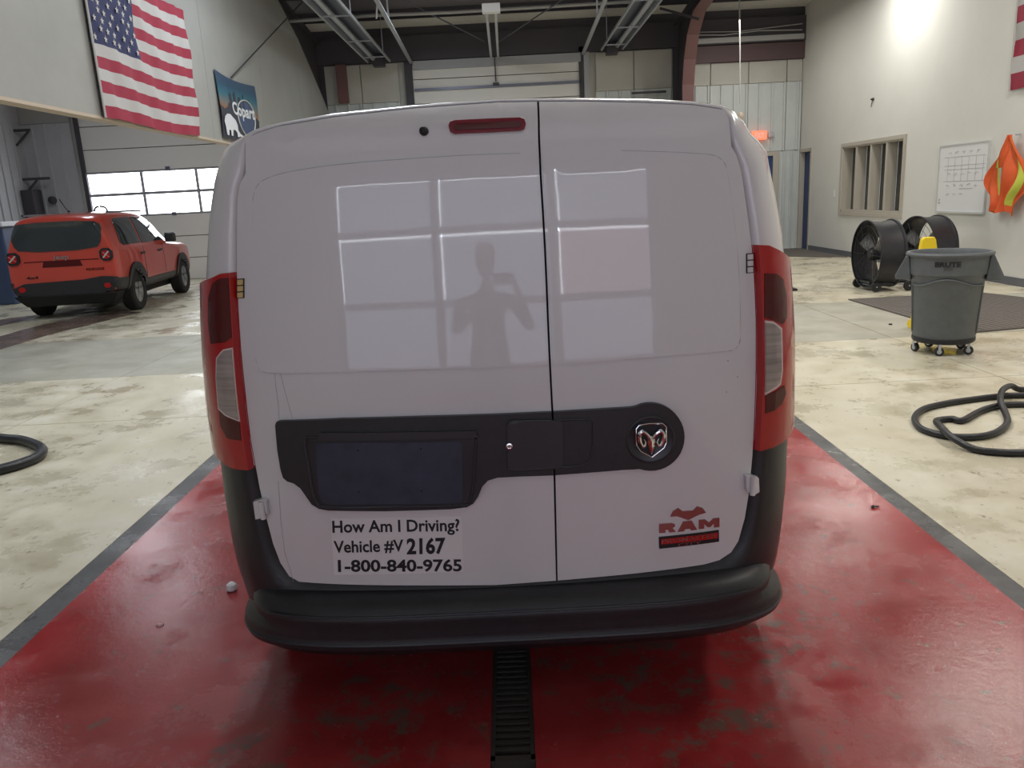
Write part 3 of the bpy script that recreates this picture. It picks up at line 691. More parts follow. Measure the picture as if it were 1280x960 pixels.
# hinges
def hinge(px, mt, name, segs, parent, off=.010):
    x0,y0,x1,y1 = px; o = mapped(name,pxS([(x0,y0),(x1,y0-.6),(x1,y1),(x0,y1+.6)]),Sfn(off*.4),.03,off*.4,'ink_black',parent)
    for k in range(segs):
        a = y0+(y1-y0)*k/segs+1; b = y0+(y1-y0)*(k+1)/segs-.8
        mapped('hinge_leaf',pxS([(x0+1.2,a),(x1-1.2,a-.4),(x1-1.2,b),(x0+1.2,b+.4)]),Sfn(off),.03,off*.8,mt,o,bevel=.001)
hinge((296,348.5,305.6,372.5),'amber','upper_hinge',3,doorL,.006); hinge((932.6,316.8,942.2,341),'van_white','upper_hinge',3,doorR,.006)
def lhinge(P, Q, parent):
    o = mapped('lower_hinge',pxS(P),Sfn(.022),.03,.03,'van_white',parent,bevel=.003); c = [onS(*q) for q in Q]
    MB().tube([V((p.x,S(p.x,p.z)-.028,p.z)) for p in c],.008,10).build('hinge_pin','van_white',o)
lhinge([(319,624),(331,621),(335.5,623),(336.8,641),(333,643.5),(322,646)],[(329.5,622.5),(333,644)],doorL)
lhinge([(929.8,592),(934,591),(946,594.5),(946.8,612),(942,615),(931,612)],[(938.5,591),(937,614.5)],doorR)
# sticker
stk = mapped('sticker',pxS([(413.3,647.3),(577,645),(580,714.5),(417.8,718.3)]),Sfn(.0012),.05,.001,'sticker',doorL)
def tpx(name, s, L, R, up, mt, parent, bold=0, off=.0022, sf=None):
    L,R,up = V((*L,0)),V((*R,0)),V((*up,0))
    def fn(u,v):
        q = L+(R-L)*u+up*v; p = onS(q.x,q.y); return V((p.x,S(p.x,p.z)-off,p.z))
    return text_fn(name,s,fn,mt,parent,bold)
tpx('lettering','How Am I Driving?',(415.8,665.3),(574.8,663),(-.6,-14.6),'ink_black',stk,.022)
tpx('lettering','Vehicle #V',(417.5,690.4),(504.8,688.5),(-.6,-14.4),'ink_black',stk,.022)
tpx('lettering','2167',(508.5,691.8),(557.0,690.8),(-.2,-18.6),'ink_black',stk,.035)
tpx('lettering','1-800-840-9765',(422.8,714.0),(577.5,713.2),(-.5,-14.2),'ink_black',stk,.028)
# badge
badge = mapped('badge_plate',pxS([(823.3,671),(898.2,662.2),(898.6,676.4),(824,685.4)]),Sfn(.004),.03,.004,'ink_black',doorR,bevel=.001)
mapped('badge_bar',pxS([(825.5,673.2),(896.6,664.8),(896.8,671.6),(825.8,679.6)]),Sfn(.0055),.03,.002,'badge_red',badge)
tpx('lettering','PROMASTER',(826.8,678.2),(895.5,670.2),(0,-4.6),'badge_rose',badge,.02,.007)
tpx('lettering','CITY',(847,682.0),(876,678.6),(0,-3.6),'badge_rose',badge,0,.0055)
GL = {'r':[(0,0),(0,1),(.75,1),(.95,.85),(.95,.6),(.8,.45),(1,0),(.62,0),(.5,.33),(.38,.33),(.38,0)],'a':[(0,0),(.28,1),(.72,1),(1,0),(.68,0),(.62,.2),(.38,.2),(.32,0)],
      'm':[(0,0),(0,1),(.3,1),(.5,.6),(.7,1),(1,1),(1,0),(.74,0),(.74,.5),(.56,.1),(.44,.1),(.26,.5),(.26,0)]}
for ch,L,R,h in (('r',(823.6,665.9),(844.5,664.2),-11.2),('a',(847.0,664.4),(871.2,661.6),-12),('m',(873.2,660.8),(899,658),-11.2)):
    mapped('letter',pxS([(L[0]+(R[0]-L[0])*u,L[1]+(R[1]-L[1])*u+h*v) for u,v in GL[ch]]),Sfn(.004),.03,.004,'badge_rose',doorR)
mapped('winged_ornament',pxS([(837.6,645.3),(841,638.5),(847.5,634.5),(853,638.6),(866,637.8),(871,632.5),(878,634.5),(882.3,640.3),(873,643),(867,646),(860,649.6),(853,647),(846,644.8)]),Sfn(.004),.03,.004,'badge_rose',doorR)
# small dents/marks
for (x,y) in ((910,451),(922,471),(908,490)):
    p = onS(x,y); MB().lathe([(.0016,0),(.0012,.001)],V((p.x,S(p.x,p.z)-.0002,p.z)),(0,-1,0),6).build('paint_chip','ink_black',doorR)
for P in ([(343.5,466),(344.5,480),(348,505),(349,524)],[(350.5,466.5),(356,488),(365.5,522.5)],[(348,602),(351,650),(356,690),(367,727)]):
    pts = [onS(*q) for q in P]; MB().tube([V((q.x,S(q.x,q.z)-.0003,q.z)) for q in pts],.0007,5).build('scratch','frame_grey',doorL)
# tail lights via ray casting on the ring surface
def surf_bvh(objs):
    bm = bmesh.new()
    for o in objs:
        me = o.data; off = rootloc(o); n0 = [bm.verts.new(v.co+off) for v in me.vertices]
        for p in me.polygons:
            try: bm.faces.new([n0[i] for i in p.vertices])
            except ValueError: pass
    t = BVHTree.FromBMesh(bm); bm.free(); return t
RB = surf_bvh([body,clad])
def cast_px(x, y):
    h = RB.ray_cast(CO, ray(x,y).normalized()); 
    return h[0] if h[0] else RB.find_nearest(on(x,y,1,YR+.15))[0]
def sidepatch(name, px, side, off, thick, mt, parent, ext=(), step=.02, bevel=0, dirv=None):
    n = (V(dirv) if dirv else V((side*.62,-1,0))).normalized(); u = V((0,0,1)).cross(n).normalized(); O_ = V((XC+side*.85,YR+.15,1))
    P = []
    for i,(x,y) in enumerate(px):
        q = cast_px(x,y)-O_; uu = q.dot(u)
        if i in ext: uu += side*.07
        P.append((uu,q.z))
    def fn(a,b,d):
        p = O_+u*a+V((0,0,b)); h = RB.ray_cast(p+n*1.0,-n); q = h[0] if h[0] and h[3] < 1.4 else RB.find_nearest(p)[0]
        return q+n*(off-d)
    return mapped(name,P,fn,step,thick,mt,parent,bevel=bevel)
Lout = [(294.7,340),(284,341),(273,346),(265.6,355),(263,369),(262,404),(263.5,435),(268,497),(273,545),(276.6,563),(284,574),(297,582.5),(318,585),(312.5,550.6),(306.3,497.5),(300,435),(296.9,388)]
tlL = sidepatch('tail_light',Lout,-1,.022,.03,'lens_red',van,ext=(3,4,5,6,7,8,9),bevel=.005)
Rout = [(940.8,306),(953.7,306.5),(967.8,313),(977,330.6),(982,352.5),(984,399),(985,477.5),(984,515),(979,537),(966,549),(942,562),(944,520),(946,461.9),(946,399),(943.5,340)]
tlR = sidepatch('tail_light',Rout,1,.022,.03,'lens_red',van,ext=(3,4,5,6,7,8,9),bevel=.005)
sidepatch('upper_lens',[(294,346),(283,347),(274,353),(269,372),(268.5,400),(272,428),(290,426),(298,420),(296,385)],-1,.0245,.004,'lens_dark',tlL)
sidepatch('lower_lens',[(282,510),(284,530),(292,545),(309.5,548),(307.5,524)],-1,.0245,.004,'lens_dark',tlL)
cl_l = [(298.5,434.5),(289,436.6),(281,446),(280,470),(283,507),(290,514),(307,522)]
sidepatch('lens_border',[(299,432.5),(288,434.8),(279,445.5),(278.3,470),(281.3,508.5),(289,516),(308,524.5)],-1,.025,.004,'lens_rim',tlL)
sidepatch('reversing_lens',cl_l,-1,.0275,.004,'lens_clear',tlL)
sidepatch('upper_lens',[(947.5,341),(963,341.6),(971,349),(975,368),(975.5,395),(970,404),(947.5,396)],1,.0245,.004,'lens_dark',tlR)
sidepatch('lower_lens',[(949,492),(962,487),(972,480),(974,490),(969,503),(960,511),(949,515)],1,.0245,.004,'lens_dark',tlR)
sidepatch('lens_border',[(948,399.5),(957.5,400.5),(969,409),(970,462),(967.5,479),(948,492)],1,.025,.004,'lens_rim',tlR)
sidepatch('reversing_lens',[(948,402.5),(957,403.5),(966.5,411),(967.6,462),(965.5,476.5),(948,488.5)],1,.0275,.004,'lens_clear',tlR)
tlL['label'] = 'left tail light cluster'; tlR['label'] = 'right tail light cluster'
# bumper: profile swept around the tail
def bpath(s_, wx=.815, dy=.36, y0=YR+.34):
    t = math.pi*s_; c, s2 = math.cos(t), math.sin(t); e = 2/4.2
    return V((XC-wx*math.copysign(abs(c)**e,c), y0-dy*s2**e, 0))
zt = [onS(*p).z for p in ((428,731.5),(620,732.6))]
prof = [(-.07,.452),(-.006,.444),(.018,.438),(.038,.428),(.048,.412),(.056,.402),(.058,.388),(.053,.372),(.052,.350),(.051,.335),(.050,.322),(.056,.310),(.052,.296),(.03,.284),(.0,.250),(-.06,.225)]
rows = []; NS = 70
for k in range(NS+1):
    s_ = (1-math.cos(math.pi*k/NS))/2 if False else k/NS
    p = bpath(s_); q = bpath(min(1,s_+.002)); q0 = bpath(max(0,s_-.002)); tdir = (q-q0).normalized(); nn = V((tdir.y,-tdir.x,0))
    if nn.y > 0 and abs(p.x-XC) < .7: nn = -nn
    sf = min(1,abs(math.cos(math.pi*s_))*1.02)**5
    rows.append([p+nn*((o_-.045*sf*sstep(.335,.375,z_)) if z_ > .33 else o_)+V((0,0,z_)) for o_,z_ in prof])
bump = MB().grid(rows).build('bumper','plastic',van,fix=True)
def bline(o_, z_, r): 
    pts = []
    for k in (range(17,NS-16) if z_ > .35 else range(2,NS-1)):
        s_ = k/NS; p = bpath(s_); q = bpath(s_+.002); q0 = bpath(s_-.002); t_ = (q-q0).normalized(); nn = V((t_.y,-t_.x,0)); pts.append(p+nn*o_+V((0,0,z_)))
    return MB().tube(pts,r,6)
bline(.056,.406,.0035).build('bumper_ridge','plastic_smooth',bump); bline(.052,.312,.005).build('bumper_ridge','plastic_smooth',bump)
MB().box(.02,.024,YR-.045,YR+.05,.445,.462)
# under-body, wheels, mirrors, far glazing
MB().box(XC-.72,XC+.72,YR+.10,YR+4.3,.26,.42).build('floor_pan','under',van,smooth=False,bevel=.02)
MB().tube([(XC+.45,YR+.06,.25),(XC+.45,YR+.7,.27),(XC+.4,YR+2.4,.28)],.03,12).build('exhaust_pipe','galv_dark',van)
def wheel(parent, c, r, wd, side, local=False, spokes=5, steer=0):
    ax = V((side*math.cos(steer),math.sin(steer)*side,0)); c = V(c); w_ = MB().lathe([(r*.62,-wd/2),(r*.93,-wd/2),(r,-wd/2+.03),(r,wd/2-.03),(r*.93,wd/2),(r*.64,wd/2),(r*.60,wd/2-.03)],c,ax,30).build('wheel','tyre',parent,local=local)
    rm = MB().lathe([(r*.64,wd/2-.015),(r*.60,wd/2-.03),(r*.55,wd/2-.07),(r*.1,wd/2-.07)],c,ax,30); 
    u = V((0,0,1)); v_ = ax.cross(u)
    for k in range(spokes):
        a = 2*math.pi*k/spokes; d_ = u*math.cos(a)+v_*math.sin(a); rm.bar(c+ax*(wd/2-.03)+d_*r*.08,c+ax*(wd/2-.03)+d_*r*.6,r*.16,.03,up=ax)
    rm.lathe([(r*.14,wd/2-.06),(r*.13,wd/2-.005),(r*.03,wd/2)],c,ax,14)
    rm.build('rim','rim',w_,local=local); return w_
for sx in (-1,1):
    for yy in (YR+.92,YR+3.72): wheel(van,(XC+sx*.80,yy,.32),.32,.2,sx)
    mb = MB().lathe([(.001,0),(.37,0),(.37,.012),(.001,.012)],(XC+sx*.905,YR+.92,.34),(sx,0,0),24,cap=False).lathe([(.001,0),(.37,0),(.37,.012),(.001,.012)],(XC+sx*.895,YR+3.72,.34),(sx,0,0),24,cap=False); mb.build('wheel_arch','under',van)
    MB().prism([(XC+sx*.925,YR+2.5,1.1),(XC+sx*.925,YR+3.45,1.1),(XC+sx*.90,YR+3.15,1.6),(XC+sx*.90,YR+2.5,1.62)],(sx*.006,0,0)).build('side_window','jeep_glass',van,smooth=False)
    MB().lathe([(.04,0),(.09,.03),(.10,.1),(.06,.16)],(XC+sx*.92,YR+3.3,1.12),(sx*.9,-.3,0),14).build('side_mirror','plastic',van)
MB().prism([(XC-.7,YR+3.35,1.62),(XC+.7,YR+3.35,1.62),(XC+.78,YR+3.82,1.2),(XC-.78,YR+3.82,1.2)],(0,.012,.02)).build('windscreen','jeep_glass',van,smooth=False)
p = on(609,126,1,3.2); MB().lathe([(.05,-.03),(.045,.012),(.02,.022)],V((p.x,3.2,1.905)),(0,0,1),12).build('roof_antenna_base','frame_grey',van)

# =====================================================================
# RED CAR
# =====================================================================
HD = math.radians(5.5)
jp = empty('car',(-7.16,12.66,0),'red-orange compact SUV parked by the left garage door','car')
def sect(y, zb, wl_, w_, zbelt, wg, zt_, wt):
    half = [(0,zb),(wl_,zb),(w_,zb+.14),(w_+.005,.70),(w_-.005,zbelt),(wg,zbelt+.07),(wt+.02,zt_-.10),(wt-.07,zt_-.015),(0,zt_+.015)]
    return [(-x,y,z) for x,z in half[::-1]][:-1]+[(x,y,z) for x,z in half]
secs = [sect(.06,.36,.66,.82,1.02,.80,1.50,.60),sect(.02,.34,.74,.87,1.03,.84,1.58,.66) ,sect(.12,.33,.80,.90,1.04,.86,1.645,.69),sect(.45,.32,.82,.905,1.05,.87,1.68,.71),sect(1.4,.30,.82,.905,1.04,.87,1.69,.72),sect(2.2,.30,.82,.905,1.03,.86,1.66,.70),
        sect(2.62,.30,.82,.90,1.02,.85,1.42,.70),sect(2.98,.30,.82,.90,1.0,.85,1.17,.74),sect(3.2,.30,.82,.90,.98,.84,1.10,.76),sect(3.9,.30,.80,.88,.95,.82,1.04,.72),sect(4.14,.32,.76,.85,.90,.78,.98,.66),sect(4.22,.36,.6,.74,.84,.68,.88,.5)]
rows = []
for s_ in secs: rows.append(s_+[s_[0]])
mb = MB().grid(rows); n = len(secs[0])
for idx in (0,len(secs)-1):
    st = idx*(n+1)
    # strip cap left-right
    k = n//2
    L_ = [st+i for i in range(n)]
    i, j = 0, n-1
    mb.f.append((L_[0],L_[1],L_[n-1]))
    i, j = 1, n-1
    while i < j-1:
        if i+1 == j-1: mb.f.append((L_[i],L_[i+1],L_[j])); break
        mb.f.append((L_[i],L_[i+1],L_[j-1],L_[j])); i += 1; j -= 1
jb = weld(mb.build('body','jeep_red',jp,local=True)); md = jb.modifiers.new('sub','SUBSURF'); md.levels = md.render_levels = 2
bpy.context.view_layer.update(); dg = bpy.context.evaluated_depsgraph_get()
JB = BVHTree.FromObject(jb, dg)
def jdec(name, poly, axis, off, thick, mt, parent, step=.06, smooth_it=0, bevel=0):
    P = [V((a,b,0)) for a,b in poly]; P = chaikin(P,smooth_it) if smooth_it else P
    def fn(a,b,d):
        if axis == 'y': o_ = V((a,-1,b)); n_ = V((0,1,0))
        elif axis == 'x': o_ = V((2,a,b)); n_ = V((-1,0,0))
        elif axis == '-x': o_ = V((-2,a,b)); n_ = V((1,0,0))
        elif axis == 'f': o_ = V((a,5.5,b)); n_ = V((0,-1,0))
        h = JB.ray_cast(o_,n_); q = h[0] if h[0] else JB.find_nearest(o_+n_*1.15)[0]
        return q-n_*(off-d)
    bm_off = rootloc(parent); fn2 = lambda a,b,d: fn(a,b,d)+bm_off
    return mapped(name,[(p.x,p.y) for p in P],fn2,step,thick,mt,parent,bevel=bevel)
jdec('rear_window',[(-.64,1.09),(-.74,1.22),(-.73,1.47),(-.60,1.55),(.60,1.55),(.73,1.47),(.72,1.24),(.60,1.09)],'y',.012,.02,'jeep_glass',jp,smooth_it=1)
for s_ in (-1,1):
    x0 = s_*.76; t_ = jdec('tail_light',[(x0-.115,.90),(x0-.115,1.10),(x0+.10,1.10),(x0+.10,.90)],'y',.03,.04,'ink_black',jp,smooth_it=1)
    jdec('lens',[(x0-.075,.935),(x0-.075,1.065),(x0+.06,1.065),(x0+.06,.935)],'y',.035,.01,'lens_red',t_,smooth_it=1)
    for a in (1,-1):
        jdec('lens_cross',[(x0-.06-.010,1.0-a*.045),(x0-.06+.010,1.0-a*.045-.010),(x0+.045+.010,1.0+a*.045),(x0+.045-.010,1.0+a*.045+.010)],'y',.039,.006,'silver',t_)
jdec('tailgate_seam',[(-.62,.93),(.62,.93),(.60,.945),(-.60,.945)],'y',.006,.01,'lens_dark',jp)
jdec('plate_recess',[(-.33,.84),(-.30,.93),(.30,.93),(.33,.84)],'y',.004,.01,'lens_dark',jp)
jdec('rear_bumper',[(-.89,.34),(-.88,.52),(-.66,.60),(.30,.62),(.62,.66),(.88,.64),(.89,.34),(.6,.30),(-.6,.30)],'y',.03,.06,'plastic',jp,bevel=.01)
for s_ in (-1,1): jdec('reflector',[(s_*.70-.055,.47),(s_*.70-.055,.55),(s_*.70+.055,.55),(s_*.70+.055,.47)],'y',.042,.02,'lens_red',jp,smooth_it=1)
def jtext(s, x0,x1,z,h,off=.012,mt='chrome'):
    o_ = rootloc(jp)
    def fn(u,v):
        q = V((x0+(x1-x0)*u,-1,z+h*v)); hh = JB.ray_cast(q,V((0,1,0))); return hh[0]-V((0,off,0))+o_
    text_fn('lettering',s,fn,mt,jp,.02)
jtext('Jeep',-.13,.13,.965,.065,.016,'chrome'); jtext('4x4',-.62,-.42,.67,.045,.012,'ink_black'); jtext('RENEGADE',.38,.68,.76,.04,.012,'lens_dark')
for sd,ax in ((1,'x'),(-1,'-x')):
    jdec('side_window',[(.42,1.16),(.52,1.50),(.62,1.56),(1.28,1.57),(1.28,1.12),(.5,1.12)],ax,.010,.02,'jeep_glass',jp)
    jdec('side_window',[(1.36,1.11),(1.36,1.57),(2.12,1.54),(2.55,1.36),(2.80,1.12)],ax,.010,.02,'jeep_glass',jp)
    jdec('door_sill',[(1.22,.30),(1.24,.46),(1.30,.50),(2.88,.50),(2.94,.30)],ax,.02,.05,'plastic',jp,bevel=.006)
    jdec('lower_cladding',[(.02,.32),(.02,.62),(.42,.60),(.46,.32)],ax,.02,.04,'plastic',jp)
    for yy in (1.15,2.05): jdec('door_handle',[(yy,.925),(yy,.955),(yy+.17,.965),(yy+.17,.93)],ax,.03,.03,'plastic_smooth',jp)
    for yy in (1.32,2.35): jdec('door_seam',[(yy,.52),(yy,1.06),(yy+.01,1.06),(yy+.01,.52)],ax,.003,.006,'gasket',jp)
    for wy in (.82,3.40):
        pts = [(wy+.46*math.cos(math.radians(a)),.36+.46*math.sin(math.radians(a))) for a in range(-5,186,10)]+[(wy+.37*math.cos(math.radians(a)),.36+.37*math.sin(math.radians(a))) for a in range(185,-6,-10)]
        jdec('arch_cladding',pts,ax,.03,.05,'plastic',jp)
        jdec('wheel_well',[(wy+.39*math.cos(math.radians(a)),.36+.39*math.sin(math.radians(a))) for a in range(0,181,12)]+[(wy-.39,.31),(wy+.39,.31)],ax,.008,.01,'under',jp)
        wheel(jp,(sd*.80,wy,.345),.345,.23,sd,local=True,steer=(-.30 if wy > 3 else 0)*sd*sd*(1 if sd > 0 else -1) if False else 0)
    MB().box(sd*.86 if sd>0 else -1.06,1.06 if sd>0 else -.86,2.62,2.75,1.06,1.24).build('side_mirror','plastic',jp,local=True,bevel=.03)
jdec('windscreen',[(-.62,1.2),(-.60,1.5),(.60,1.5),(.62,1.2)],'f',.01,.02,'jeep_glass',jp)
MB().tube([(.0,.62,1.70),(-.0,.50,1.78),(-.0,.36,1.90)],.008,6).lathe([(.03,0),(.012,.03)],(0,.62,1.69),(0,0,1),8).build('antenna','ink_black',jp,local=True)
MB().box(-.66,.66,.25,3.9,.22,.36).build('floor_pan','under',jp,local=True,smooth=False)
for q_ in (-.7,.7): MB().bar((q_,.45,1.665),(q_,2.0,1.67),.03).build('roof_rail','ink_black',jp,local=True)
MB().lathe([(.001,-.006),(.25,-.006),(.25,.006),(.001,.006)],(0,0,0),(0,0,1),4).v  # noop shape check
MB().prism([(-.70,.06,.22),(.74,.06,.22),(.86,-.03,.40),(-.85,-.03,.40)],(0,.35,0)).build('lower_valance','under',jp,local=True,smooth=False,bevel=.02)
jp.rotation_euler = (0,0,HD); jp.scale = (.94,1,1)

# =====================================================================
# TRASH CAN
# =====================================================================
tc = empty('trash_can',(3.92,7.0,0),'round grey trash can on a black wheeled dolly','trash can')
cx,cy = 3.92,7.0; zb0 = .125
MB().lathe([(.005,zb0+.03),(.252,zb0+.03),(.262,zb0+.06),(.292,.70),(.300,.71),(.312,.72),(.322,.86),(.327,.875),(.345,.88),(.352,.895),(.342,.91),(.318,.91),(.30,.88),(.27,.6),(.235,zb0+.05),(.005,zb0+.05)],(cx,cy,0),(0,0,1),48,cap=False).build('body','can_grey',tc)
# relief panel facing the camera
fa = math.atan2(-cy,-cx)
fa = math.atan2(0-cy,0-cx)
def cyl(a, z, off=0):
    r = .262+(.292-.262)*(z-.185)/(.70-.185) if z < .70 else .312+(.322-.312)*(z-.72)/.14
    return V((cx+(r+off)*math.cos(fa+a),cy+(r+off)*math.sin(fa+a),z))
arch = [cyl(a/20*1.25,.655+.030*math.cos(min(1,abs(a/20)*1.4)*math.pi)*1.0+.0,.006) for a in range(-20,21)]
MB().tube(arch,.008,8).build('relief_rib','can_grey',tc)
for s_ in (-1,1): MB().tube([cyl(s_*1.25,z/10,.004) for z in (2.0,3,4,5,6,6.3)],.008,8).build('relief_rib','can_grey',tc)
for s_ in (-1,1):
    ha = fa+s_*math.pi/2; d_ = V((math.cos(ha),math.sin(ha),0)); t_ = V((-d_.y,d_.x,0)); c_ = V((cx,cy,0))
    P = [(.36,.86),(.385,.84),(.46,.70),(.455,.675),(.34,.665),(.335,.69),(.425,.70),(.37,.83)]
    mb = MB()
    mb.prism([c_+d_*a+V((0,0,b))-t_*.10 for a,b in [(.315,.88),(.345,.875),(.425,.70),(.415,.668),(.29,.66)]],t_*.2)
    mb.build('handle','can_grey',tc,smooth=False,bevel=.008)
c_ = V((cx,cy,0)); text_fn('lettering','BRUTE',lambda u,v: cyl(-.02+(u-.5)*.62,.800+.040*v,.006),'ink_black',tc,.045)
MB().prism([cyl(-.10,.772,.003),cyl(.10,.772,.003),cyl(.10,.792,.003),cyl(-.10,.792,.003)],V((math.cos(fa),math.sin(fa),0))*.004).build('small_plaque','can_inner',tc,smooth=False)
dl_ = MB().lathe([(.005,.105),(.245,.105),(.258,.12),(.258,.150),(.25,.158),(.24,.155)],(cx,cy,0),(0,0,1),40).build('dolly','ink_black',tc)
for k in range(5):
    a = fa-.1+k*2*math.pi/5; px,py = cx+.225*math.cos(a),cy+.225*math.sin(a)
    wv = V((math.cos(a*2.3),math.sin(a*2.3),0))
    ca = MB().lathe([(.006,-.016),(.036,-.016),(.040,-.010),(.040,.010),(.036,.016),(.006,.016)],(px,py,.040),wv,18).build('caster','rubber',dl_)
    MB().lathe([(.02,-.018),(.02,.018)],(px,py,.040),wv,12).bar(V((px,py,.04))+wv*.022,V((px,py,.108))+wv*.022,.022,.004,up=wv).bar(V((px,py,.04))-wv*.022,V((px,py,.108))-wv*.022,.022,.004,up=wv).build('caster_fork','galv',dl_)
# ---------------- drum fans (axis along -X) ----------------
def fan(xf, yc, lab, rz=0):
    r = empty('drum_fan',(xf,yc,0),lab,'fan','drum fans by the right wall'); R = .465; zc = .515; D = .37
    MB().lathe([(R,0),(R+.018,.0),(R+.018,.03),(R,.04),(R-.012,D/2),(R,D-.04),(R+.018,D-.03),(R+.018,D),(R,D),(R-.03,D/2),(R-.012,0.02)],(0,0,zc),(1,0,0),48,cap=False).build('drum','fan_black',r,local=True)
    mb = MB()
    for rr_ in (.10,.20,.30,.40): 
        pts = [(.015,rr_*math.cos(t*math.pi/16),zc+rr_*math.sin(t*math.pi/16)) for t in range(33)]; mb.tube(pts,.003,5)
    for k in range(12): a = k*math.pi/6; mb.tube([(.012,.06*math.cos(a),zc+.06*math.sin(a)),(.012,.465*math.cos(a),zc+.465*math.sin(a))],.003,5)
    o = mb.build('guard','fan_black',r,local=True); o['kind'] = 'stuff'
    hb = MB().lathe([(.07,.05),(.09,.08),(.09,.30),(.05,.34)],(0,0,zc),(1,0,0),20).build('motor','fan_black',r,local=True)
    MB().box(.28,.31,-.45,.45,zc-.03,zc+.03).build('motor_mount','fan_black',r,local=True,smooth=False)
    for k in range(3):
        a = k*2*math.pi/3+.5; u = V((0,math.cos(a),math.sin(a))); v_ = V((0,-math.sin(a),math.cos(a))); c_ = V((.13,0,zc)); P = []
        for i in range(7):
            t = i/6; rr_ = .07+.37*t; wd = .05+.05*t; tw = .9-.45*t; c2 = c_+u*rr_; e = v_*math.cos(tw)+V((1,0,0))*math.sin(tw); P.append([c2-e*wd,c2,c2+e*wd])
        mb = MB().grid(P); q = mb.build('blade','fan_blade',r,local=True); sm_ = q.modifiers.new('s','SOLIDIFY'); sm_.thickness = .006
    fr = MB()
    for sy in (-.2,.2): fr.bar((-.02,sy,.12),(.52,sy,.12),.03)
    fr.bar((.52,-.2,.12),(.52,.2,.12),.03).bar((.02,-.2,.12),(.02,.2,.12),.03).box(.12,.34,-.22,.22,.07,.13).bar((.05,-.2,.12),(.05,-.36,.22),.03).bar((.05,.2,.12),(.05,.36,.22),.03)
    fr.build('base_frame','fan_black',r,local=True,smooth=False)
    MB().tube([(.04,-.33,.075),(.04,.33,.075)],.01,8).tube([(.5,-.33,.075),(.5,.33,.075)],.01,8).build('axle','galv',r,local=True)
    for xx in (.04,.5):
        for sy in (-.30,.30): MB().lathe([(.02,-.02),(.066,-.02),(.072,-.01),(.072,.01),(.066,.02),(.02,.02)],(xx,sy,.073),(0,1,0),20).lathe([(.026,-.024),(.026,.024)],(xx,sy,.073),(0,1,0),12).build('caster','rubber',r,local=True)
    r.rotation_euler = (0,0,rz); return r
fan(5.14,11.35,'black drum fan standing in front of the four-bay window'); fan(6.10,11.85,'black drum fan half hidden behind the grey trash can',.12)
# ---------------- mop bucket ----------------
mbk = empty('mop_bucket',(4.44,8.15,0),'yellow mop bucket and wringer mostly hidden behind the grey trash can','bucket')
bx,by = 4.44,8.1
bo = MB()
for z,(a,b) in ((.10,(.18,.14)),(.36,(.22,.17)),(.44,(.24,.19))): pass
bo.prism([(bx-.20,by-.14,.10),(bx+.20,by-.14,.10),(bx+.20,by+.14,.10),(bx-.20,by+.14,.10)],(0,0,.32)).build('pail','yellow',mbk,smooth=False,bevel=.03)
P0 = [on(1148.5,312,1,by),on(1169.5,311,1,by),on(1168,299,1,by),on(1166,295.8,1,by),on(1154,296.5,1,by),on(1151,299.5,1,by)]
MB().prism([V((bx-.15,by-.05,.40)),V((bx+.15,by-.05,.40)),V((bx+.13,by-.05,.62)),V((bx-.13,by-.05,.62))],(0,.16,0)).build('wringer','yellow',mbk,smooth=False,bevel=.015)
MB().prism([V((p.x,by-.04,p.z)) for p in P0[:]]+[],(0,.06,0)).build('wringer_handle','yellow',mbk,smooth=False,bevel=.01)
MB().bar((P0[0].x+.09,by,.6),(P0[0].x+.09,by,P0[0].z+.02),.05,.03).build('handle_stem','yellow',mbk,smooth=False)
for sx in (-1,1):
    for sy in (-1,1): MB().lathe([(.01,-.015),(.045,-.015),(.045,.015),(.01,.015)],(bx+sx*.19,by+sy*.12,.045),(1,.2,0),14).build('caster','yellow',mbk); MB().bar((bx+sx*.19,by+sy*.12,.045),(bx+sx*.17,by+sy*.12,.14),.03).build('caster_stem','yellow',mbk,smooth=False)
# ---------------- hoses ----------------
def hose(name, pts, r, lab, mt='rubber', flat=1, lifts=None):
    P = [fl(x,y,r*flat) for x,y in pts]
    if lifts:
        for i,h in lifts.items(): P[i] = P[i]+V((0,0,h))
    o = MB().tube(cat_rom(P,6),r,10,flat=flat).build(name,mt); return tag(o,lab,'hose')
hose('hose',[(-120,530),(-60,538),(0,547.5),(26,550),(44,555.5),(53,562),(47,571),(28,579),(0,587),(-50,598),(-110,606)],.034,'thick black hose curving in from the left edge of the floor')
hose('hose',[(1340,492),(1280,494),(1251,495),(1210,500),(1176,505.5),(1153,512),(1143.5,522),(1148,533),(1165,541),(1193,546),(1226,545.5),(1248,539),(1259,528.5),(1257,517),(1250,507),(1252,497),(1263,489),(1280,487),(1340,480)],.021,'black hose lying in a wide loop on the floor right of the van',lifts={14:.035,15:.05,16:.04})
hose('hose',[(1350,505.5),(1280,505.5),(1252,506.5),(1227,513),(1203,525.5),(1190,523.5),(1175,525),(1170,533),(1177,543),(1190,553),(1218,561.5),(1251,565.5),(1280,566),(1350,566)],.021,'black hose twisting across the wide hose loop, nearest strand to the red lane',lifts={8:.04,7:.03,9:.03})
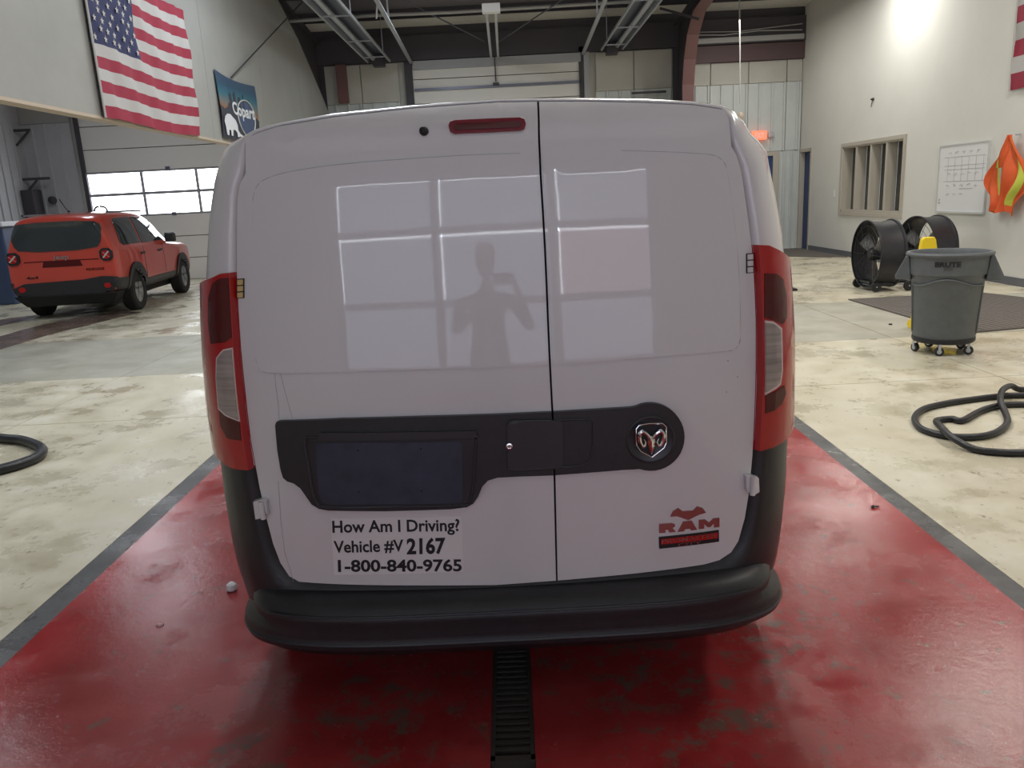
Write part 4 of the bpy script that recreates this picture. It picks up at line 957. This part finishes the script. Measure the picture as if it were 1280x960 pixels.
# ---------------- whiteboard, vest, flags, banner ----------------
wbd = empty('whiteboard',(XR,12.5,1.5),'white dry-erase board with handwritten table on the right wall','whiteboard')
y0w,y1w,z0w,z1w = 11.86,13.17,1.0,2.01
box('board','paper',XR-.025,XR-.005,y0w,y1w,z0w,z1w,wbd)
MB().box(XR-.035,XR,y0w-.02,y0w,z0w-.02,z1w+.02).box(XR-.035,XR,y1w,y1w+.02,z0w-.02,z1w+.02).box(XR-.035,XR,y0w,y1w,z1w,z1w+.02).box(XR-.05,XR,y0w,y1w,z0w-.03,z0w).build('frame','silver',wbd,smooth=False)
mb = MB()
for z in (1.83,1.64,1.46,1.70): mb.box(XR-.0275,XR-.025,y0w+.06,y1w-.15,z,z+.006)
for k in range(6): mb.box(XR-.0275,XR-.025,y0w+.1+k*.19,y0w+.105+k*.19,1.46,1.83)
mb.build('table_lines','ink',wbd,smooth=False)
R_ = random.Random(3); mb = MB()
for zz in (1.88,1.55,1.38,1.24):
    for c in range(5 if zz > 1.3 else 3):
        yy = y1w-.25-c*.19
        pts = [(XR-.027,yy-j*.018,zz+R_.uniform(0,.045)) for j in range(6)]; mb.tube(pts,.003,4)
mb.tube([(XR-.027,12.55,1.35),(XR-.027,12.2,1.355)],.004,4)
mb.build('handwriting','ink',wbd,smooth=False)['kind'] = 'stuff'
mb = MB()
for zz in (1.16,1.12): mb.tube([(XR-.027,y1w-.04-j*.015,zz+R_.uniform(0,.03)) for j in range(5)],.003,4)
mb.build('red_handwriting','flag_red',wbd,smooth=False)
# vest: draped cloth
vt = empty('safety_vest',(XR,11.2,1.5),'orange safety vest with lime and silver stripes hung on the right wall','vest')
def vest_pt(u, v, off=0):
    # v 0 top .. 1 bottom, u 0 left(far) .. 1 right(near)
    top = 2.06; half = .04+.43*sstep(0,.52,v)-.20*sstep(.55,.92,v)+.025*math.sin(v*13)
    yc = 11.18+.05*v; y = yc+half*(1-2*u)-(.25*v*(1-u)*0)
    z = top-1.02*v-.10*abs(u-.5)*v
    z += .03*math.sin(u*11)*sstep(.8,1,v)
    x = XR-.13-.05*math.sin(math.pi*u)-.045*math.sin(u*21+v*5)*(.3+.7*v)-.025*math.sin(u*9-v*7)-off
    return V((x,y,z))
NU,NV = 44,40
MB().grid([[vest_pt(i/NU,j/NV) for i in range(NU+1)] for j in range(NV+1)]).build('cloth','orange',vt)
def strip(name,mt,u0f,w_,v0,v1,off):
    rows_ = []
    for j in range(21):
        v = v0+(v1-v0)*j/20; u0 = u0f(v); rows_.append([vest_pt(u0+w_*i/4,v,off) for i in range(5)])
    MB().grid(rows_).build(name,mt,vt)
strip('lime_stripe','lime',lambda v: .05+.10*math.sin(v*3),.20,0.02,.42,.006); strip('silver_stripe','silver',lambda v: .10+.10*math.sin(v*3),.09,.02,.42,.010)
strip('lime_stripe','lime',lambda v: .38-.10*v,.13,.42,.78,.006); strip('silver_stripe','silver',lambda v: .415-.10*v,.06,.42,.78,.010)
strip('lime_stripe','lime',lambda v: .80,.10,.05,.9,.006)
MB().lathe([(.012,0),(.012,.07)],(XR-.08,11.18,2.06),(1,0,0),10).build('hook','galv',vt)
def flag(xw, sgn, yl, yr, zbot, zh, lab, sag=0):
    """yl = y of the hoist (canton) edge"""
    r = empty('flag',(xw,(yl+yr)/2,zbot),lab,'flag'); sh = zh/13
    def pt(u, z, off=0):
        y = yl+(yr-yl)*u; z2 = z-.03*math.sin(u*math.pi)*sag
        return V((xw+sgn*(.045+.012*math.sin(u*26+z*9)+.008*math.sin(u*61+z*3)+off),y,z2+.012*math.sin(u*7)))
    for k in range(13):
        z0,z1 = zbot+k*sh,zbot+(k+1)*sh; u0 = 0 if k < 6 else .40
        MB().grid([[pt(u0+(1-u0)*i/50,z0+(z1-z0)*j/2) for i in range(51)] for j in range(3)]).build('stripe','flag_red' if k%2==0 else 'flag_white',r)
    MB().grid([[pt(.40*i/24,zbot+6*sh+7*sh*j/12) for i in range(25)] for j in range(13)]).build('canton','flag_blue',r)
    mb = MB()
    for row in range(9):
        for c in range(6 if row%2==0 else 5):
            u = .033+(c*.0667 if row%2==0 else .0333+c*.0667); z = zbot+6*sh+7*sh*(row+.5+.2)/9.4; c0 = pt(u,z,.008); L_ = abs(yr-yl); P = []
            for q in range(10):
                rr_ = .040 if q%2==0 else .017; a = math.pi/2+q*math.pi/5; P.append(c0+V((0,rr_*math.cos(a),rr_*math.sin(a))))
            mb.add([c0]+P,[(0,1+i,1+(i+1)%10) for i in range(10)])
    mb.build('stars','flag_white',r,smooth=False)['kind'] = 'stuff'
    MB().tube([pt(0,zbot-.01,.01),pt(0,zbot+zh+.01,.01)],.012,8).build('hoist_edge','flag_white',r)
    return r
flag(XL,1,8.24,10.78,2.55,1.52,'large US flag hanging on the grey bulkhead above the red car',.6)
flag(XR,-1,11.46,6.5,2.66,2.8,'US flag high on the white right wall, cut by the right edge')
# banner
bn = empty('banner',(XL,12.55,3),'dark city-skyline banner with white lettering right of the large flag','banner')
yA,yB_,zA,zBt = 11.68,13.45,2.60,3.52
def bp_(u,v,off=0):
    y = yA+(yB_-yA)*u; z = zA+(zBt-zA)*v; 
    return V((XL+.03+.015*math.sin(u*5+v*4)+off,y,z-.05*math.sin(math.pi*u)*v*v))
MB().grid([[bp_(i/20,j/16) for i in range(21)] for j in range(17)]).build('cloth','banner_sky',bn)
sk = [(.0,.50),(.1,.46),(.2,.52),(.24,.6),(.28,.6),(.28,.74),(.31,.80),(.34,.74),(.34,.64),(.39,.64),(.39,.78),(.42,.84),(.44,.78),(.44,.62),(.5,.62),(.5,.76),(.55,.76),(.55,.6),(.6,.6),(.61,.82),(.63,.82),(.64,.6),(.72,.6),(.74,.66),(.76,.78),(.78,.66),(.80,.55),(.9,.48),(1,.42)]
mb = MB(); P = [bp_(a,b*.97,.006) for a,b in sk]; Q = [bp_(a,.30,.006) for a,b in sk]; mb.add(P+Q,[(i,i+1,len(P)+i+1,len(P)+i) for i in range(len(P)-1)]); mb.build('skyline_print','cloth_dark',bn,smooth=False)
ring_ = [bp_(.66+.27*math.cos(t*math.pi/18)*.85,.40+.27*math.sin(t*math.pi/18)*1.15,.010) for t in range(37)]
MB().tube(ring_,.010,6).build('ring_print','silver',bn); 
mb = MB().add([bp_(.66,.40,.009)]+[bp_(.66+.25*.85*math.cos(t*math.pi/18),.40+.25*1.15*math.sin(t*math.pi/18),.009) for t in range(37)],[(0,i+1,i+2) for i in range(36)]); mb.build('disc_print','blue_bin',bn,smooth=False); M['blue_bin'].node_tree.nodes['Principled BSDF'].inputs['Base Color'].default_value = (.06,.09,.18,1)
text_fn('lettering','Copart',lambda u,v: bp_(.30+.58*u,.42+.20*v,.016),'bin_white',bn,.03)
bs = [(.06,.10),(.05,.22),(.03,.30),(.06,.40),(.12,.46),(.20,.47),(.27,.42),(.33,.38),(.36,.28),(.35,.20),(.40,.13),(.50,.10),(.60,.03),(.50,.05),(.38,.08),(.34,.06),(.31,.06),(.31,.14),(.27,.18),(.22,.18),(.20,.06),(.16,.06),(.16,.16),(.12,.16),(.11,.06),(.07,.06)]
bs_old = [(.10,.10),(.12,.22),(.10,.32),(.15,.42),(.24,.44),(.32,.36),(.35,.26),(.34,.17),(.38,.12),(.50,.10),(.60,.03),(.48,.05),(.33,.06),(.28,.10),(.26,.20),(.22,.20),(.20,.08),(.14,.05)]
mb = MB(); P = [bp_(a,b*.82,.014) for a,b in bs]; mb.add(P,[tuple(range(len(P)))]); mb.build('animal_print','bin_white',bn,smooth=False)
# ---------------- left bay extras ----------------
bb = empty('wash_bin',(-9.9,15.6,0),'blue storage bin with white top at the left edge behind the red car','bin')
MB().box(-11.2,-9.75,15.45,16.6,0,1.50).build('tub','blue_bin2' if 'blue_bin2' in M else 'blue_bin',bb,smooth=False,bevel=.03)
MB().box(-11.25,-9.70,15.40,16.65,1.50,1.60).build('lid','bin_white',bb,smooth=False,bevel=.02)
mb = MB().grid([[(-11.1+.75*i/14,15.41-.03*math.sin(i*1.3+j*.3)-.01,1.3-.85*j/10) for i in range(15)] for j in range(11)]); o = mb.build('tarp','blue_bright'); s_ = o.modifiers.new('s','SOLIDIFY'); s_.thickness = .01; tag(o,'bright blue cloth hanging on the front of the blue bin','cloth')
tag(MB().box(XF+.02,-11.1,YB-.5,YB-.12,.9,2.3).build('wall_cabinet','steel_dark',smooth=False,bevel=.01),'dark cabinet on the wall at the left edge above the blue bin','cabinet')
tag(MB().lathe([(.05,0),(.09,.02),(.09,.1),(.05,.12)],(-10.9,YB-.02,2.05),(0,-1,0),12).build('wall_switch_box','steel_dark'),'small dark round switch box on the ribbed wall left of the garage door','switch')
tag(MB().tube(cat_rom([(-9.0,17.6,1.5),(-9.0,17.6,1.75),(-8.9,17.6,1.82),(-8.75,17.6,1.78),(-8.7,17.6,1.6)],5),.02,8).tube([(-9,17.6,0),(-9,17.6,1.5)],.02,8).build('hose_stand','ink_black'),'black hooked pipe standing behind the red car','pipe')
# ---------------- small floor things ----------------
gc = fl(984,363); g_ = empty('green_bucket',(gc.x,gc.y,0),'dark green wet-floor item mostly hidden behind the van tail light','bucket')
MB().lathe([(.02,.03),(.16,.03),(.19,.20),(.16,.21),(.02,.2)],(gc.x-.10,gc.y+.1,0),(0,0,1),18).build('pail','green',g_); MB().box(gc.x-.3,gc.x+.12,gc.y-.1,gc.y+.3,0,.03).build('base','ink_black',g_,smooth=False)
c_ = fl(257,391,.02); tag(MB().bar(c_+V((-.06,0,0)),c_+V((.25,0,0)),.05,.03).build('metal_stub','ink_black',smooth=False,bevel=.005),'short dark bar on the floor just left of the van','bar')
c_ = fl(1091,635); tag(MB().lathe([(.004,0),(.010,.006),(.006,.012),(.002,.016)],c_,(0,0,1),8).bar(c_+V((0,0,.006)),c_+V((.03,.005,.006)),.006).build('screw','ink_black'),'small black screw lying on the red lane right of the van','screw')
c_ = fl(290,738); tag(MB().lathe([(.002,.002),(.018,.002),(.024,.01),(.020,.028),(.010,.036),(.002,.036)],c_,(0,0,1),12,cap=False).build('bottle_cap','paper'),'crumpled whitish plastic cap on the red lane left of the bumper','cap')
c_ = fl(200,782); tag(MB().lathe([(.016,.0),(.014,.003),(.004,.004)],c_,(0,0,1),10).build('paint_blob','badge_rose'),'small pale blob on the red lane near the left foreground','blob')
c_ = fl(1113,406); tag(MB().lathe([(.02,0),(.02,.012),(.006,.016)],c_,(0,0,1),8).build('pebble','ink_black'),'tiny dark pebble on the concrete left of the trash can','pebble')
# ---------------- behind the camera: near wall with its door ----------------
YN = -4.6
nw = empty('wall_near',(0,YN,0),kind='structure')
MB().box(XF,-3.2,YN-.3,YN,0,7.6).box(3.0,XR+.3,YN-.3,YN,0,7.6).box(-3.2,3.0,YN-.3,YN,4.6,7.6).build('wall_panel','white_wall',nw,smooth=False)
d5 = empty('door_5',(-.1,YN,0),kind='structure')
mat('near_pane',(.45,.50,.60),.4,emit=1.35,ecol=(.66,.74,.92)); mat('pink_pane',(.6,.45,.5),.4,emit=1.45,ecol=(.88,.70,.78)); mat('slit',(.9,.95,1),.3,emit=9)
MB().box(-3.2,3.0,YN-.2,YN-.1,0,4.6).build('door_backing','frame_grey',d5,smooth=False)
for i in range(3):
    for j in range(3):
        x0,z0 = -3.0+i*1.97,.55+j*1.1; o = box('pane','pink_pane' if (i==2 and j==1) else 'near_pane',x0,x0+1.8,YN-.1,YN-.08,z0,z0+.98,d5)
        if j > 0: MB().box(x0,x0+1.8,YN-.08,YN-.07,z0+.955,z0+.98).box(x0,x0+.02,YN-.08,YN-.07,z0,z0+.98).build('edge_gap','slit',o,smooth=False)

# ---------------- photographer behind the phone (seen only as a faint reflection) ----------------
pe = empty('person',(-.16,-.52,0),'person in dark work clothes standing upright, holding up a phone in both hands','person')
def skin(name, pts, edges, mt, root=0):
    me = bpy.data.meshes.new(name); me.from_pydata([p[:3] for p in pts], edges, []); me.materials.append(M[mt])
    o = bpy.data.objects.new(name, me); SC.collection.objects.link(o); o.parent = pe
    sk = o.modifiers.new('skin','SKIN'); sk.use_smooth_shade = True
    for i,p in enumerate(pts): me.skin_vertices[0].data[i].radius = (p[3],p[4] if len(p) > 4 else p[3]); me.skin_vertices[0].data[i].use_root = (i == root)
    sb = o.modifiers.new('s','SUBSURF'); sb.levels = sb.render_levels = 2; return o
B = [(0,0,.95,.15,.11),(0,0,1.15,.14,.10),(0,0,1.36,.17,.11),(0,0,1.50,.06),(0,.01,1.60,.05),
     (-.10,0,.88,.09),(-.11,.01,.50,.065),(-.12,0,.10,.045),(-.12,.14,.04,.04),(.10,0,.88,.09),(.11,.01,.50,.065),(.12,0,.10,.045),(.12,.14,.04,.04),
     (-.20,0,1.42,.06),(-.27,.08,1.18,.045),(-.02,.36,1.40,.032),(.20,0,1.42,.06),(.34,.08,1.18,.045),(.26,.36,1.40,.032)]
skin('body',B,[(0,1),(1,2),(2,3),(3,4),(0,5),(5,6),(6,7),(7,8),(0,9),(9,10),(10,11),(11,12),(2,13),(13,14),(14,15),(2,16),(16,17),(17,18)],'cloth_dark')
MB().lathe([(.02,-.13),(.05,-.11),(.072,-.05),(.08,.02),(.078,.07),(.055,.11),(.02,.125)],(0,.03,1.72),(0,0,1),20).build('head','skin',pe,local=True)
MB().lathe([(.083,.03),(.084,.07),(.06,.115),(.02,.132)],(0,.02,1.72),(0,0,1),20).build('hair','cloth_dark',pe,local=True)
for hx,sg in ((-.01,1),(.25,-1)):
    skin('hand',[(hx,.36,1.40,.026),(hx+.01*sg,.40,1.46,.030,.016),(hx+.05*sg,.41,1.47,.009)]+[(hx+.035*sg,.42,1.485+.02*k,.009) for k in range(4)],[(0,1),(1,2)]+[(1,3+k) for k in range(4)],'skin')
tag(MB().box(-.10,.06,-.075,-.065,1.50,1.58).build('phone','ink_black',smooth=False,bevel=.004),'dark phone held up in both hands by the person','phone')

mat('stain_wet',(.22,.16,.13),.22,rn=.12,nscale=3)
for P_,lab in (([(-40,432),(40,409),(100,396),(150,389),(178,390),(120,404),(60,419),(0,437),(-40,446)],'wet brownish streak on the concrete behind the red car'),([(-40,407),(10,398),(48,394),(30,401),(-40,416)],'short wet patch at the left edge beside the red car')):
    tag(MB().prism([fl(*p)+V((0,0,.0006)) for p in P_],(0,0,.0012)).build('water_streak','stain_wet',smooth=False),lab,'stain')
